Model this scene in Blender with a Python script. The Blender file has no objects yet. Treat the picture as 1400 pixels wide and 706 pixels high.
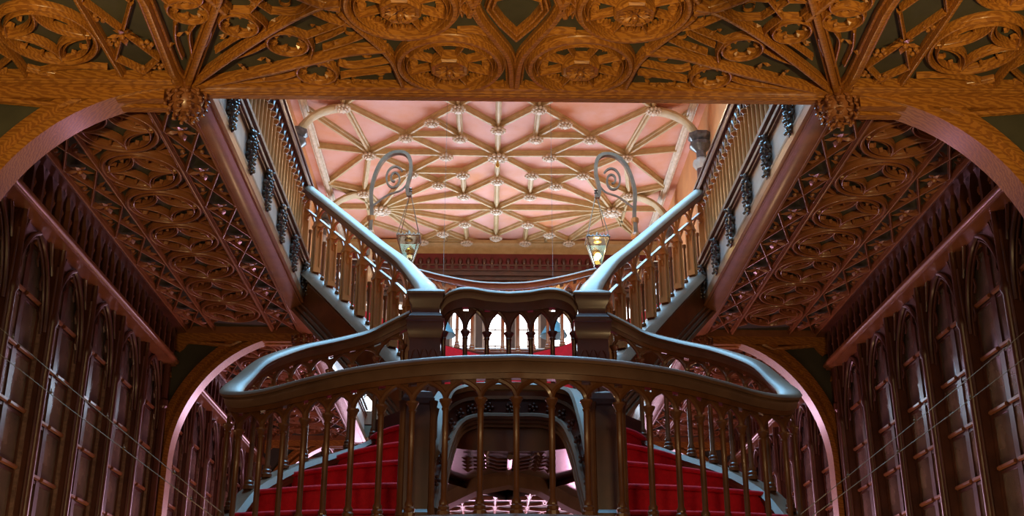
import bpy, math, random
from mathutils import Vector, Matrix
from math import sin, cos, pi, sqrt, atan2, radians
random.seed(7)
SC = bpy.context.scene
COL = SC.collection

# ------------------------------------------------------------------ materials
def new_mat(name):
    m = bpy.data.materials.new(name); m.use_nodes = True
    nt = m.node_tree; nt.nodes.clear()
    o = nt.nodes.new('ShaderNodeOutputMaterial')
    return m, nt, o

def mat(name, c1, c2=None, scale=6.0, rough=0.4, r2=None, bump=0.15, bscale=60.0, coat=0.0, metal=0.0, stretch=(1, 1, 1), detail=5, spec=0.5, kind='noise', coat_rough=0.12, tint=None):
    m, nt, o = new_mat(name)
    p = nt.nodes.new('ShaderNodeBsdfPrincipled')
    tc = nt.nodes.new('ShaderNodeTexCoord'); mp = nt.nodes.new('ShaderNodeMapping')
    mp.inputs['Scale'].default_value = stretch
    nt.links.new(tc.outputs['Object'], mp.inputs['Vector'])
    c2 = c2 or tuple(x * 0.6 for x in c1)
    if kind == 'grain':
        tx = nt.nodes.new('ShaderNodeTexWave'); tx.wave_type = 'BANDS'; tx.bands_direction = 'DIAGONAL'
        tx.inputs['Scale'].default_value = scale; tx.inputs['Distortion'].default_value = 9.0
        tx.inputs['Detail'].default_value = 3.0; tx.inputs['Detail Scale'].default_value = 1.3
        fac = tx.outputs['Fac']
    else:
        tx = nt.nodes.new('ShaderNodeTexNoise'); tx.inputs['Scale'].default_value = scale
        tx.inputs['Detail'].default_value = detail; tx.inputs['Roughness'].default_value = 0.6
        fac = tx.outputs['Fac']
    nt.links.new(mp.outputs['Vector'], tx.inputs['Vector'])
    rp = nt.nodes.new('ShaderNodeValToRGB')
    rp.color_ramp.elements[0].position = 0.3; rp.color_ramp.elements[0].color = (*c2, 1)
    rp.color_ramp.elements[1].position = 0.7; rp.color_ramp.elements[1].color = (*c1, 1)
    nt.links.new(fac, rp.inputs['Fac'])
    nt.links.new(rp.outputs['Color'], p.inputs['Base Color'])
    n2 = nt.nodes.new('ShaderNodeTexNoise'); n2.inputs['Scale'].default_value = bscale; n2.inputs['Detail'].default_value = 4
    nt.links.new(mp.outputs['Vector'], n2.inputs['Vector'])
    mr = nt.nodes.new('ShaderNodeMapRange'); mr.inputs['To Min'].default_value = rough; mr.inputs['To Max'].default_value = r2 if r2 is not None else rough + 0.15
    nt.links.new(n2.outputs['Fac'], mr.inputs['Value']); nt.links.new(mr.outputs['Result'], p.inputs['Roughness'])
    if bump:
        b = nt.nodes.new('ShaderNodeBump'); b.inputs['Strength'].default_value = bump; b.inputs['Distance'].default_value = 0.004
        nt.links.new(n2.outputs['Fac'], b.inputs['Height']); nt.links.new(b.outputs['Normal'], p.inputs['Normal'])
    p.inputs['Metallic'].default_value = metal
    p.inputs['Coat Weight'].default_value = coat; p.inputs['Coat Roughness'].default_value = coat_rough
    p.inputs['Specular IOR Level'].default_value = spec
    nt.links.new(p.outputs[0], o.inputs['Surface'])
    return m

M = {}
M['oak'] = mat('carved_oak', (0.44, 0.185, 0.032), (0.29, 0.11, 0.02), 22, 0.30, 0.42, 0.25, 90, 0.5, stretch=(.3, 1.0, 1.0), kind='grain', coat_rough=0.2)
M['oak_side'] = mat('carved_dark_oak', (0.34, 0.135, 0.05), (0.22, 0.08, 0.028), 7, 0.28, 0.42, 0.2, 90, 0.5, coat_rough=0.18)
M['case'] = mat('bookcase_wood', (0.12, 0.04, 0.02), (0.06, 0.02, 0.011), 5, 0.3, 0.45, 0.15, 70, 0.4, coat_rough=0.2)
M['stair'] = mat('stair_wood', (0.21, 0.085, 0.026), (0.11, 0.04, 0.013), 6, 0.3, 0.42, 0.12, 80, 0.4, coat_rough=0.15)
M['rail'] = mat('handrail_wood', (0.21, 0.12, 0.07), (0.14, 0.075, 0.042), 5, 0.46, 0.6, 0.08, 50, 0.25, coat_rough=0.3)
M['newel'] = mat('newel_wood', (0.10, 0.024, 0.012), (0.06, 0.016, 0.009), 8, 0.3, 0.42, 0.1, 80, 0.4, coat_rough=0.15)
M['honey'] = mat('honey_wood', (0.58, 0.27, 0.08), (0.34, 0.13, 0.035), 5, 0.33, 0.45, 0.1, 60, 0.3, stretch=(1, 1, .25))
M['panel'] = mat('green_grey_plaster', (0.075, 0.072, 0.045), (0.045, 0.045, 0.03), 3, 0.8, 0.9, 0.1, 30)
M['frieze'] = mat('painted_frieze_panel', (0.52, 0.47, 0.42), (0.34, 0.30, 0.27), 5, 0.42, 0.6, 0.1, 40)
M['bracket'] = mat('dark_carved_bracket', (0.13, 0.11, 0.10), (0.03, 0.026, 0.025), 14, 0.25, 0.4, 0.5, 60, 0.6)
M['pink'] = mat('pink_ceiling_paint', (0.76, 0.44, 0.42), (0.68, 0.26, 0.10), 0.9, 0.75, 0.85, 0.08, 20, detail=6)
M['cream'] = mat('cream_rib_plaster', (0.60, 0.44, 0.23), (0.45, 0.31, 0.14), 6, 0.5, 0.62, 0.1, 40)
M['white'] = mat('pale_boss_plaster', (0.80, 0.70, 0.58), (0.58, 0.47, 0.36), 12, 0.5, 0.62, 0.3, 60)
M['orange'] = mat('orange_wall_paint', (0.78, 0.36, 0.13), (0.62, 0.26, 0.10), 1.5, 0.8, 0.9, 0.1, 20)
M['redwall'] = mat('dark_red_wall', (0.17, 0.018, 0.022), (0.12, 0.012, 0.016), 4, 0.6, 0.75, 0.1, 30)
M['farpier'] = mat('grey_brown_wall', (0.13, 0.10, 0.09), (0.09, 0.07, 0.065), 4, 0.6, 0.75, 0.1, 30)
M['carpet'] = mat('red_carpet', (0.72, 0.008, 0.03), (0.55, 0.005, 0.02), 30, 0.75, 0.95, 0.8, 250, 0.0)
M['metal'] = mat('aged_brass_iron', (0.26, 0.18, 0.12), (0.15, 0.10, 0.065), 10, 0.38, 0.5, 0.1, 60, metal=0.35)
M['steel'] = mat('thin_steel_cable', (0.30, 0.26, 0.2), (0.22, 0.19, 0.15), 10, 0.4, 0.5, 0, 60, metal=0.4)
M['teal'] = mat('teal_enamel', (0.06, 0.20, 0.25), (0.045, 0.16, 0.2), 4, 0.35, 0.45, 0, 40)
M['floor'] = mat('floor_boards', (0.16, 0.08, 0.04), (0.10, 0.05, 0.025), 4, 0.4, 0.5, 0.1, 60, stretch=(6, .5, 1))
M['back'] = mat('bookcase_interior', (0.34, 0.22, 0.17), (0.13, 0.08, 0.06), 16, 0.55, 0.7, 0.1, 60, stretch=(1, 1, 2.2))
M['brass'] = mat('polished_brass', (0.75, 0.5, 0.12), (0.6, 0.36, 0.08), 4, 0.2, 0.3, 0, 40, metal=1.0)

def emis(name, col, st):
    m, nt, o = new_mat(name); e = nt.nodes.new('ShaderNodeEmission')
    e.inputs['Color'].default_value = (*col, 1); e.inputs['Strength'].default_value = st
    nt.links.new(e.outputs[0], o.inputs['Surface']); return m
M['daylight'] = emis('daylit_window_pane', (0.92, 0.96, 1.0), 7.0)
M['doorlight'] = emis('door_pane_light', (1.0, 0.78, 0.9), 0.8)
M['glow'] = emis('lit_lamp_bulb', (1.0, 0.62, 0.16), 14.0)
M['skyglass'] = emis('skylight_glass', (0.45, 0.78, 1.0), 3.0)

def glass(name, tint, rough, k, sheen=0):
    m, nt, o = new_mat(name)
    t = nt.nodes.new('ShaderNodeBsdfTransparent'); t.inputs['Color'].default_value = (*tint, 1)
    g = nt.nodes.new('ShaderNodeBsdfGlossy'); g.inputs['Roughness'].default_value = rough; g.inputs['Color'].default_value = (0.9, 0.92, 1, 1)
    f = nt.nodes.new('ShaderNodeFresnel'); f.inputs['IOR'].default_value = k
    tc = nt.nodes.new('ShaderNodeTexCoord')
    n = nt.nodes.new('ShaderNodeTexNoise'); n.inputs['Scale'].default_value = 3.0
    b = nt.nodes.new('ShaderNodeBump'); b.inputs['Strength'].default_value = 0.25; b.inputs['Distance'].default_value = 0.02
    nt.links.new(tc.outputs['Object'], n.inputs['Vector']); nt.links.new(n.outputs['Fac'], b.inputs['Height']); nt.links.new(b.outputs[0], g.inputs['Normal'])
    x = nt.nodes.new('ShaderNodeMixShader')
    nt.links.new(f.outputs[0], x.inputs[0]); nt.links.new(t.outputs[0], x.inputs[1]); nt.links.new(g.outputs[0], x.inputs[2])
    if sheen:  # mottled diffuse colour painted in for reflections on the dark panes
        df = nt.nodes.new('ShaderNodeBsdfDiffuse'); n3 = nt.nodes.new('ShaderNodeTexNoise'); n3.inputs['Scale'].default_value = 5.0; n3.inputs['Detail'].default_value = 6
        rp = nt.nodes.new('ShaderNodeValToRGB'); rp.color_ramp.elements[0].position = .35; rp.color_ramp.elements[1].position = .7
        rp.color_ramp.elements[0].color = (.16, .12, .11, 1); rp.color_ramp.elements[1].color = (.5, .38, .31, 1)
        nt.links.new(tc.outputs['Object'], n3.inputs['Vector']); nt.links.new(n3.outputs['Fac'], rp.inputs['Fac']); nt.links.new(rp.outputs['Color'], df.inputs['Color'])
        y = nt.nodes.new('ShaderNodeMixShader'); y.inputs[0].default_value = sheen
        nt.links.new(x.outputs[0], y.inputs[1]); nt.links.new(df.outputs[0], y.inputs[2]); x = y
    nt.links.new(x.outputs[0], o.inputs['Surface']); return m
M['glass'] = glass('old_bookcase_glass', (0.75, 0.72, 0.72), 0.12, 1.9, .45)
M['lampglass'] = glass('lantern_glass', (0.8, 0.78, 0.6), 0.15, 1.5)

# ------------------------------------------------------------------ mesh builder
V = Vector
class MB:
    def __init__(s): s.v = []; s.f = []
    def add(s, vs, fs):
        o = len(s.v); s.v += [tuple(x) for x in vs]; s.f += [tuple(o + i for i in f) for f in fs]; return s
    def box(s, a, b, rz=0, c=None):
        x0, y0, z0 = a; x1, y1, z1 = b
        vs = [V((x, y, z)) for z in (z0, z1) for x, y in ((x0, y0), (x1, y0), (x1, y1), (x0, y1))]
        if rz:
            c = V(c) if c else V(((x0 + x1) / 2, (y0 + y1) / 2, 0))
            R = Matrix.Rotation(rz, 3, 'Z'); vs = [R @ (v - c) + c for v in vs]
        return s.add(vs, [(3, 2, 1, 0), (4, 5, 6, 7), (0, 1, 5, 4), (1, 2, 6, 5), (2, 3, 7, 6), (3, 0, 4, 7)])
    def prism(s, poly, z0, z1):
        n = len(poly)
        vs = [(x, y, z0) for x, y in poly] + [(x, y, z1) for x, y in poly]
        return s.add(vs, [tuple(range(n))[::-1], tuple(range(n, 2 * n))] + [(i, (i + 1) % n, n + (i + 1) % n, n + i) for i in range(n)])
    def extrude(s, poly3, d):
        d = V(d); n = len(poly3); P = [V(p) for p in poly3]
        vs = P + [p + d for p in P]
        return s.add(vs, [tuple(range(n))[::-1], tuple(range(n, 2 * n))] + [(i, (i + 1) % n, n + (i + 1) % n, n + i) for i in range(n)])
    def sweep(s, pts, prof, up=(0, 0, 1), closed=False, caps=True, scale=None):
        pts = [V(p) for p in pts]; n = len(pts); m = len(prof); up0 = V(up)
        vs = []
        for i in range(n):
            if closed: a, b = pts[i - 1], pts[(i + 1) % n]
            else: a, b = pts[max(i - 1, 0)], pts[min(i + 1, n - 1)]
            t = (b - a)
            if t.length < 1e-9: t = V((1, 0, 0))
            t.normalize()
            sd = t.cross(up0)
            if sd.length < 1e-6: sd = V((1, 0, 0))
            sd.normalize()
            k = 1.0
            if 0 < i < n - 1 or closed:
                t1 = (pts[i] - a); t1 = t1.normalized() if t1.length > 1e-9 else t
                k = min(1 / max(t.dot(t1), 0.5), 1.8)
            q = scale[i] if scale else 1.0
            for (x, y) in prof: vs.append(pts[i] + sd * x * k * q + up0 * y * q)
        fs = []
        for i in range(n if closed else n - 1):
            j = (i + 1) % n
            for p in range(m):
                q = (p + 1) % m
                fs.append((i * m + p, j * m + p, j * m + q, i * m + q))
        if not closed and caps: fs += [tuple(range(m)), tuple(range((n - 1) * m, n * m))[::-1]]
        return s.add(vs, fs)
    def tube(s, pts, r, seg=8, closed=False, rs=None):
        pts = [V(p) for p in pts]; n = len(pts); vs = []; nrm = None
        for i in range(n):
            if closed: t = pts[(i + 1) % n] - pts[i - 1]
            else: t = pts[min(i + 1, n - 1)] - pts[max(i - 1, 0)]
            t.normalize()
            if nrm is None: nrm = t.orthogonal().normalized()
            nrm = (nrm - t * nrm.dot(t)); nrm = nrm.normalized() if nrm.length > 1e-6 else t.orthogonal().normalized()
            bn = t.cross(nrm); rr = rs[i] if rs else r
            for k in range(seg):
                a = 2 * pi * k / seg; vs.append(pts[i] + (nrm * cos(a) + bn * sin(a)) * rr)
        fs = []
        for i in range(n if closed else n - 1):
            j = (i + 1) % n
            for p in range(seg):
                q = (p + 1) % seg; fs.append((i * seg + p, i * seg + q, j * seg + q, j * seg + p))
        if not closed: fs += [tuple(range(seg))[::-1], tuple(range((n - 1) * seg, n * seg))]
        return s.add(vs, fs)
    def lathe(s, prof, c=(0, 0, 0), seg=12, rot=0, axis=None):
        c = V(c); vs = []
        for (r, z) in prof:
            for k in range(seg):
                a = 2 * pi * k / seg + rot; vs.append(V((r * cos(a), r * sin(a), z)))
        if axis is not None:
            Q = V((0, 0, 1)).rotation_difference(V(axis)).to_matrix(); vs = [Q @ v for v in vs]
        vs = [v + c for v in vs]
        fs = []
        for i in range(len(prof) - 1):
            for p in range(seg):
                q = (p + 1) % seg; fs.append((i * seg + p, i * seg + q, (i + 1) * seg + q, (i + 1) * seg + p))
        fs += [tuple(range(seg))[::-1], tuple(range((len(prof) - 1) * seg, len(prof) * seg))]
        return s.add(vs, fs)
    def ball(s, c, r, seg=8, rings=5, sq=(1, 1, 1)):
        c = V(c); vs = [c + V((0, 0, -r * sq[2]))]
        for i in range(1, rings):
            a = -pi / 2 + pi * i / rings
            for k in range(seg):
                b = 2 * pi * k / seg; vs.append(c + V((r * cos(a) * cos(b) * sq[0], r * cos(a) * sin(b) * sq[1], r * sin(a) * sq[2])))
        vs.append(c + V((0, 0, r * sq[2]))); fs = []
        for k in range(seg): fs.append((0, 1 + (k + 1) % seg, 1 + k))
        for i in range(rings - 2):
            for k in range(seg):
                a = 1 + i * seg; fs.append((a + k, a + (k + 1) % seg, a + seg + (k + 1) % seg, a + seg + k))
        a = 1 + (rings - 2) * seg
        for k in range(seg): fs.append((a + k, a + (k + 1) % seg, len(vs) - 1))
        return s.add(vs, fs)
    def leaf(s, base, tip, w, nrm, h):
        base = V(base); tip = V(tip); d = tip - base; L = d.length; d.normalize(); nrm = V(nrm).normalized(); sd = d.cross(nrm).normalized()
        mid = base + d * L * 0.5
        vs = [base, mid + sd * w / 2, tip, mid - sd * w / 2, mid + nrm * h, base - nrm * h * .4, tip - nrm * h * .2]
        return s.add(vs, [(0, 1, 4), (1, 2, 4), (2, 3, 4), (3, 0, 4), (0, 3, 2, 1)])
    def mesh(s, name, smooth=True, ang=35):
        me = bpy.data.meshes.new(name); me.from_pydata(s.v, [], s.f)
        if smooth:
            me.polygons.foreach_set('use_smooth', [True] * len(me.polygons)); me.set_sharp_from_angle(angle=radians(ang))
        me.update(); return me
    def build(s, name, m, parent=None, smooth=True, fix=True):
        me = s.mesh(name, False)
        if fix:
            import bmesh
            bm = bmesh.new(); bm.from_mesh(me); bmesh.ops.recalc_face_normals(bm, faces=bm.faces); bm.to_mesh(me); bm.free()
        if smooth:
            me.polygons.foreach_set('use_smooth', [True] * len(me.polygons)); me.set_sharp_from_angle(angle=radians(35))
        me.materials.append(M[m]); o = bpy.data.objects.new(name, me); COL.objects.link(o)
        if parent: o.parent = parent
        return o

def tag(o, label=None, cat=None, group=None, kind=None):
    if label: o['label'] = label
    if cat: o['category'] = cat
    if group: o['group'] = group
    if kind: o['kind'] = kind
    return o
def empty(name, loc=(0, 0, 0)):
    o = bpy.data.objects.new(name, None); o.location = loc; o.empty_display_size = 0.1; COL.objects.link(o); return o
KEEP = {}
def thing(name, label, cat, group=None):
    return tag(empty(name), label, cat, group)
def struct(o, label=None, cat=None):
    return tag(o, label, cat, None, 'structure')
def inst(src, loc, parent=None, rz=0, scale=None, name=None):
    o = src.copy(); COL.objects.link(o); o.location = loc; o.rotation_euler = (0, 0, rz)
    if scale: o.scale = scale
    o.parent = parent
    return o
class Proto:
    """one mesh datablock that many parts share"""
    def __init__(s, name, mb, m, extra=None):
        import bmesh
        nf = len(mb.f)
        if extra: mb.add(extra[0].v, extra[0].f)
        me = mb.mesh(name, False)
        if extra: me.polygons.foreach_set('material_index', [0 if i < nf else 1 for i in range(len(me.polygons))]); bm = bmesh.new(); bm.from_mesh(me); bmesh.ops.recalc_face_normals(bm, faces=bm.faces); bm.to_mesh(me); bm.free()
        me.polygons.foreach_set('use_smooth', [True] * len(me.polygons)); me.set_sharp_from_angle(angle=radians(35))
        me.materials.append(M[m])
        if extra: me.materials.append(M[extra[1]])
        s.me = me; s.name = name
    def put(s, loc, parent, rz=0, sc=(1, 1, 1)):
        o = bpy.data.objects.new(s.name, s.me); o.location = loc; o.rotation_euler = (0, 0, rz); o.scale = sc; COL.objects.link(o); o.parent = parent; return o

def cr(ctrl, n=8, closed=False):
    P = [V(p) for p in ctrl]; out = []
    N = len(P)
    for i in range(N - 1):
        p0 = P[i - 1] if i > 0 else P[0] * 2 - P[1]
        p1, p2 = P[i], P[i + 1]
        p3 = P[i + 2] if i + 2 < N else P[-1] * 2 - P[-2]
        for k in range(n):
            t = k / n
            out.append(0.5 * ((2 * p1) + (p2 - p0) * t + (2 * p0 - 5 * p1 + 4 * p2 - p3) * t * t + (3 * p1 - p0 - 3 * p2 + p3) * t ** 3))
    out.append(P[-1]); return out
class Path:
    def __init__(s, pts):
        s.p = [V(p) for p in pts]; s.d = [0]
        for a, b in zip(s.p, s.p[1:]): s.d.append(s.d[-1] + (b.xy - a.xy).length)
        s.L = s.d[-1]
    def at(s, x):
        if x <= 0:
            t = (s.p[1] - s.p[0]) / max(s.d[1], 1e-6); return s.p[0] + t * x
        if x >= s.L:
            t = (s.p[-1] - s.p[-2]) / max(s.d[-1] - s.d[-2], 1e-6); return s.p[-1] + t * (x - s.L)
        for i in range(len(s.d) - 1):
            if s.d[i + 1] >= x:
                k = (x - s.d[i]) / max(s.d[i + 1] - s.d[i], 1e-9); return s.p[i].lerp(s.p[i + 1], k)
    def sub(s, a, b, n, dz=0): return [s.at(a + (b - a) * i / n) + V((0, 0, dz)) for i in range(n + 1)]
    def ang(s, x):
        t = s.at(x + .02) - s.at(x - .02); return atan2(t.y, t.x)
mx = lambda pts: [V((-p[0], p[1], p[2])) for p in pts]

def circ(c, r, n=32, a0=0, a1=2 * pi, ry=None, z=0):
    full = abs(a1 - a0 - 2 * pi) < 1e-6; ry = ry or r
    return [V((c[0] + r * cos(a0 + (a1 - a0) * i / n), c[1] + ry * sin(a0 + (a1 - a0) * i / n), z)) for i in range(n if full else n + 1)]
H1 = 3.5           # underside of the gallery soffits above the eye
def ribprof(w, d, step=True):
    # moulded rib, deepest in the middle; y measured along 'down'
    d = d * .52; e = d + .02
    g = w / 2
    return [(-g, -e), (-g, -d * .62), (-g * .86, -d * .50), (-g * .70, -d * .55), (-g * .62, -d * .75), (-g * .50, -d * .30), (-g * .34, 0), (-g * .1, .002), (g * .1, .002), (g * .34, 0), (g * .50, -d * .30), (g * .62, -d * .75), (g * .70, -d * .55), (g * .86, -d * .50), (g, -d * .62), (g, -e)]
DN = (0, 0, -1)
def rib(mb, pts, w=.05, d=.07, z=H1, closed=False):
    mb.sweep([V((p[0], p[1], z)) for p in pts], ribprof(w, d), DN, closed)
def line(a, b, n=1): return [V((a[0] + (b[0] - a[0]) * i / n, a[1] + (b[1] - a[1]) * i / n, 0)) for i in range(n + 1)]
def bow(a, b, k, n=10):
    a = V((a[0], a[1], 0)); b = V((b[0], b[1], 0)); d = b - a; s = V((-d.y, d.x, 0))
    return [a + d * (i / n) + s * k * 4 * (i / n) * (1 - i / n) for i in range(n + 1)]

# ------------------------------------------------------------------ camera
CAMX = -0.143
cam_d = bpy.data.cameras.new('camera'); cam = bpy.data.objects.new('camera', cam_d); COL.objects.link(cam)
cam_d.sensor_width = 36; cam_d.lens = 36 * 1580 / 1400; cam_d.clip_start = .05; cam_d.clip_end = 200
th = math.atan(619 / 1580); psi = math.atan(36 / (1580 / math.cos(th)))
cam.location = (CAMX, 0, 0)
cam.rotation_euler = (pi / 2 + th, 0, -psi)
SC.camera = cam

# ------------------------------------------------------------------ room shell
FL = -1.5
Y0, Y1, Y2, Y3, YE = 1.3, 6.22, 11.1, 15.98, 24.0
WX = 3.55
struct(MB().box((-WX - .3, Y0 - 3, FL - .2), (WX + .3, YE + .3, FL)).build('floor', 'floor'))
CEIL = 9.6
for nm, sx in (('wall_left', -1), ('wall_right', 1)):
    a, b = sorted((sx * WX, sx * (WX + .25)))
    w = struct(MB().box((a, Y0 - 3, FL), (b, YE, 3.6)).build(nm, 'case'))
    MB().box((a, Y0 - 3, 3.6), (b, YE, 7.6)).build('red_wall_panel', 'redwall', w)
    MB().box((a, Y0 - 3, 7.6), (b, YE, CEIL + .3)).build('orange_wall_panel', 'orange', w)
    # moulded string course and blind pilasters of the upper gallery wall
    mb = MB()
    xi = sx * (WX - .07)
    mb.sweep([(xi, 6, 7.6), (xi, YE, 7.6)], [(-.07, -.08), (.07, -.08), (.09, 0), (.07, .08), (-.07, .08)])
    for k in range(18):
        y = 6.6 + k * .98
        mb.box((min(xi, xi + sx * .07), y - .07, 3.9), (max(xi, xi + sx * .07), y + .07, 7.55))
    mb.build('wall_pilasters', 'honey', w)
struct(MB().box((-WX, Y0 - 3.2, FL), (WX, Y0 - 3, CEIL)).build('wall_front', 'case'))

# ---- far wall with tall arched windows
wf = MB()
win_pitch = .70; win_w = .50; wz0, wz1 = 4.7, 7.95; nwin = 9
wins = [(k - (nwin - 1) / 2) * win_pitch + .0 for k in range(nwin)]
# piers between the openings, wall above and below
edges = [-WX] + sum([[x - win_w / 2, x + win_w / 2] for x in wins], []) + [WX]
for i in range(0, len(edges), 2): wf.box((edges[i], YE - .25, wz0), (edges[i + 1], YE, wz1 + .3))
wf.box((-WX, YE - .25, FL), (WX, YE, wz0)); wf.box((-WX, YE - .25, wz1 + .3), (WX, YE, CEIL + .3))
for x in wins:   # spandrels that round each window head
    r = win_w / 2
    for sx in (-1, 1):
        poly = [(x + sx * r, YE - .25, wz1 + .3), (x, YE - .25, wz1 + .3)] + [(x + sx * r * sin(a), YE - .25, wz1 - .02 + r * 1.2 * cos(a)) for a in [pi / 2 * i / 8 for i in range(9)]]
        wf.extrude(poly, (0, .25, 0))
far = struct(wf.build('wall_far', 'farpier'))
MB().box((-WX, YE - .27, 8.55), (WX, YE - .24, CEIL)).build('red_band', 'redwall', far)
for n, x in enumerate(wins):
    fr = MB(); r = win_w / 2
    path = [V((x - r, YE - .26, wz0))] + [V((x - r * cos(a), YE - .26, wz1 - .02 + r * 1.2 * sin(a))) for a in [pi * i / 12 for i in range(13)]] + [V((x + r, YE - .26, wz0))]
    fr.sweep(path, [(-.03, -.03), (.03, -.03), (.03, .03), (-.03, .03)], (0, 1, 0))
    fr.box((x - .012, YE - .2, wz0), (x + .012, YE - .17, wz1 + .25))
    for k in range(1, 9):
        z = wz0 + k * .37; fr.box((x - r, YE - .2, z - .012), (x + r, YE - .17, z + .012))
    w = struct(fr.build('window_%d' % (n + 1), 'frieze'))
    MB().box((x - r, YE - .12, wz0), (x + r, YE - .1, wz1 + .28)).build('pane', 'daylight', w)
for k, x in enumerate((-1.95, -.65, .65, 1.95)):
    d = MB(); 
    for a, b, c_, e in ((-.6, -.52, FL, 3.0), (.52, .6, FL, 3.0), (-.6, .6, 2.9, 3.0), (-.6, .6, FL, FL + .4), (-.02, .02, FL, 3.0)): d.box((x + a, YE - .33, c_), (x + b, YE - .26, e))
    for z in (0, .7, 1.4, 2.1): d.box((x - .55, YE - .31, z), (x + .55, YE - .28, z + .04))
    d = struct(d.build('door_%d' % (k + 1), 'case')); MB().box((x - .55, YE - .29, FL + .3), (x + .55, YE - .27, 2.95)).build('pane', 'doorlight', d)
# cornice, dentil band and lower golden mouldings on the far wall
cm = MB()
yy = YE - .25
cm.sweep([(-WX, yy, 9.42), (WX, yy, 9.42)], [(-.02, -.05), (.28, .12), (.28, .2), (-.02, .2)])
cm.build('cornice', 'cream', far)
dm = MB(); dm.box((-WX, yy - .05, 9.10), (WX, yy, 9.14)); dm.box((-WX, yy - .07, 8.98), (WX, yy, 9.02))
for k in range(40):
    x = -3.4 + k * .175
    dm.lathe([(.0, -.13), (.05, -.05), (.058, 0), (.04, .05), (.0, .08)], (x, yy - .03, 9.22), 6)
    dm.box((x - .035, yy - .05, 9.02), (x + .035, yy, 9.10))
dm.build('dentil_band', 'newel', far)
gm = MB()
for z, d, h in ((8.86, .10, .05), (8.74, .13, .04), (8.60, .08, .05), (8.5, .14, .05)): gm.box((-WX, yy - d, z), (WX, yy, z + h))
gm.box((-WX, yy - .04, 8.5), (WX, yy, 8.98))
gm.build('moulded_band', 'case', far)

# ------------------------------------------------------------------ vaulted ceiling
SKY0, SKY1 = 4.6, 16.3
mb = MB().box((-WX, SKY1, CEIL + .06), (WX, YE, CEIL + .3)).box((-WX, Y0 - 3, CEIL + .06), (WX, SKY0, CEIL + .3))
mb.box((-WX, SKY0, CEIL + .06), (-2.2, SKY1, CEIL + .3)).box((2.2, SKY0, CEIL + .06), (WX, SKY1, CEIL + .3))
ceil = struct(mb.build('ceiling', 'pink'))
sk = MB()
for k in range(12): sk.box((-2.2, SKY0 + k, CEIL + .05), (2.2, SKY0 + k + .05, CEIL + .12))
for k in range(7): sk.box((-2.2 + k * .73, SKY0, CEIL + .05), (-2.16 + k * .73, SKY1, CEIL + .12))
sky = struct(sk.build('window_10', 'cream'))
MB().box((-2.2, SKY0, CEIL + .2), (2.2, SKY1, CEIL + .22)).build('pane', 'skyglass', sky)

B = dict(A=(-2.645, 17.38), B=(-.69, 17.39), C=(-1.165, 17.90), D=(-1.65, 18.49), E=(-.68, 18.49), F=(0, 18.15), G=(-2.37, 19.2),
         H=(-.955, 19.22), I=(0, 19.25), J=(-.66, 20.0), K=(-1.635, 19.98), L=(-1.15, 20.47), M=(0, 20.27), N=(-.66, 20.98), O=(-2.63, 20.9),
         P=(-2.37, 21.72), Q=(0, 21.70), R=(-.66, 22.4), S=(-1.145, 22.93), T=(-1.6, 23.41), U=(-.64, 23.43), V=(0, 23.14), W=(-1.03, 23.9), X=(0, 23.9),
         Z=(-2.64, 22.5), w1=(-3.3, 17.6), w2=(-3.3, 18.97), w3=(-3.3, 20.55), w4=(-3.3, 21.72), w5=(-3.3, 23.6), t1=(-2.28, 17.39))
R1 = 'A-D A-G B-C C-D D-G C-E B-E E-D E-I B-F F-I H-D H-I H-G H-K G-K K-J J-I J-L J-N K-L L-N N-M I-M G-O O-K L-P N-P K-P P-Q P-R P-S P-T O-P Z-P Z-T Z-O N-Q M-Q Q-R Q-V R-S R-V R-U S-T S-U T-U T-W U-X V-X W-U W-S G-w1 G-w2 G-w3 O-w3 P-w4 P-w3 Z-w5 P-w5 T-Z'.split()
rp3 = lambda a, b: [V((B[a][0], B[a][1], 0)), V((B[b][0], B[b][1], 0))]
def crib(p, q, w=.13, m='cream', drop=0):
    mb = MB(); d = .17
    prof = [(-w / 2, -d), (-w / 2, -d * .6), (-w * .42, -d * .6), (-w * .36, -d * .35), (-w * .22, -d * .3), (-w * .16, 0), (w * .16, 0), (w * .22, -d * .3), (w * .36, -d * .35), (w * .42, -d * .6), (w / 2, -d * .6), (w / 2, -d)]
    mb.sweep([V((p[0], p[1], CEIL - .04)), V((q[0], q[1], CEIL - .04))], prof, DN)
    return mb.build('ceiling_rib', m, ceil)
done = set()
def addrib(p, q):
    k = tuple(sorted([(round(p[0], 2), round(p[1], 2)), (round(q[0], 2), round(q[1], 2))]))
    if k in done: return
    done.add(k); crib(p, q)
for r in R1:
    a, b = r.split('-')
    for sx in (1, -1):
        p, q = B[a], B[b]; addrib((sx * p[0], p[1]), (sx * q[0], q[1]))
# the bay nearer the room mirrors the first one about the transverse line at the bosses A and B
YM = 17.39
def mir(p): return (p[0], 2 * YM - p[1])
for r in 'A-D A-G B-C C-D D-G C-E B-E E-D E-I B-F F-I H-D H-I H-G'.split():
    a, b = r.split('-')
    for sx in (1, -1):
        p, q = mir(B[a]), mir(B[b]); addrib((sx * p[0], p[1]), (sx * q[0], q[1]))
addrib(B['F'], mir(B['F']))
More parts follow.
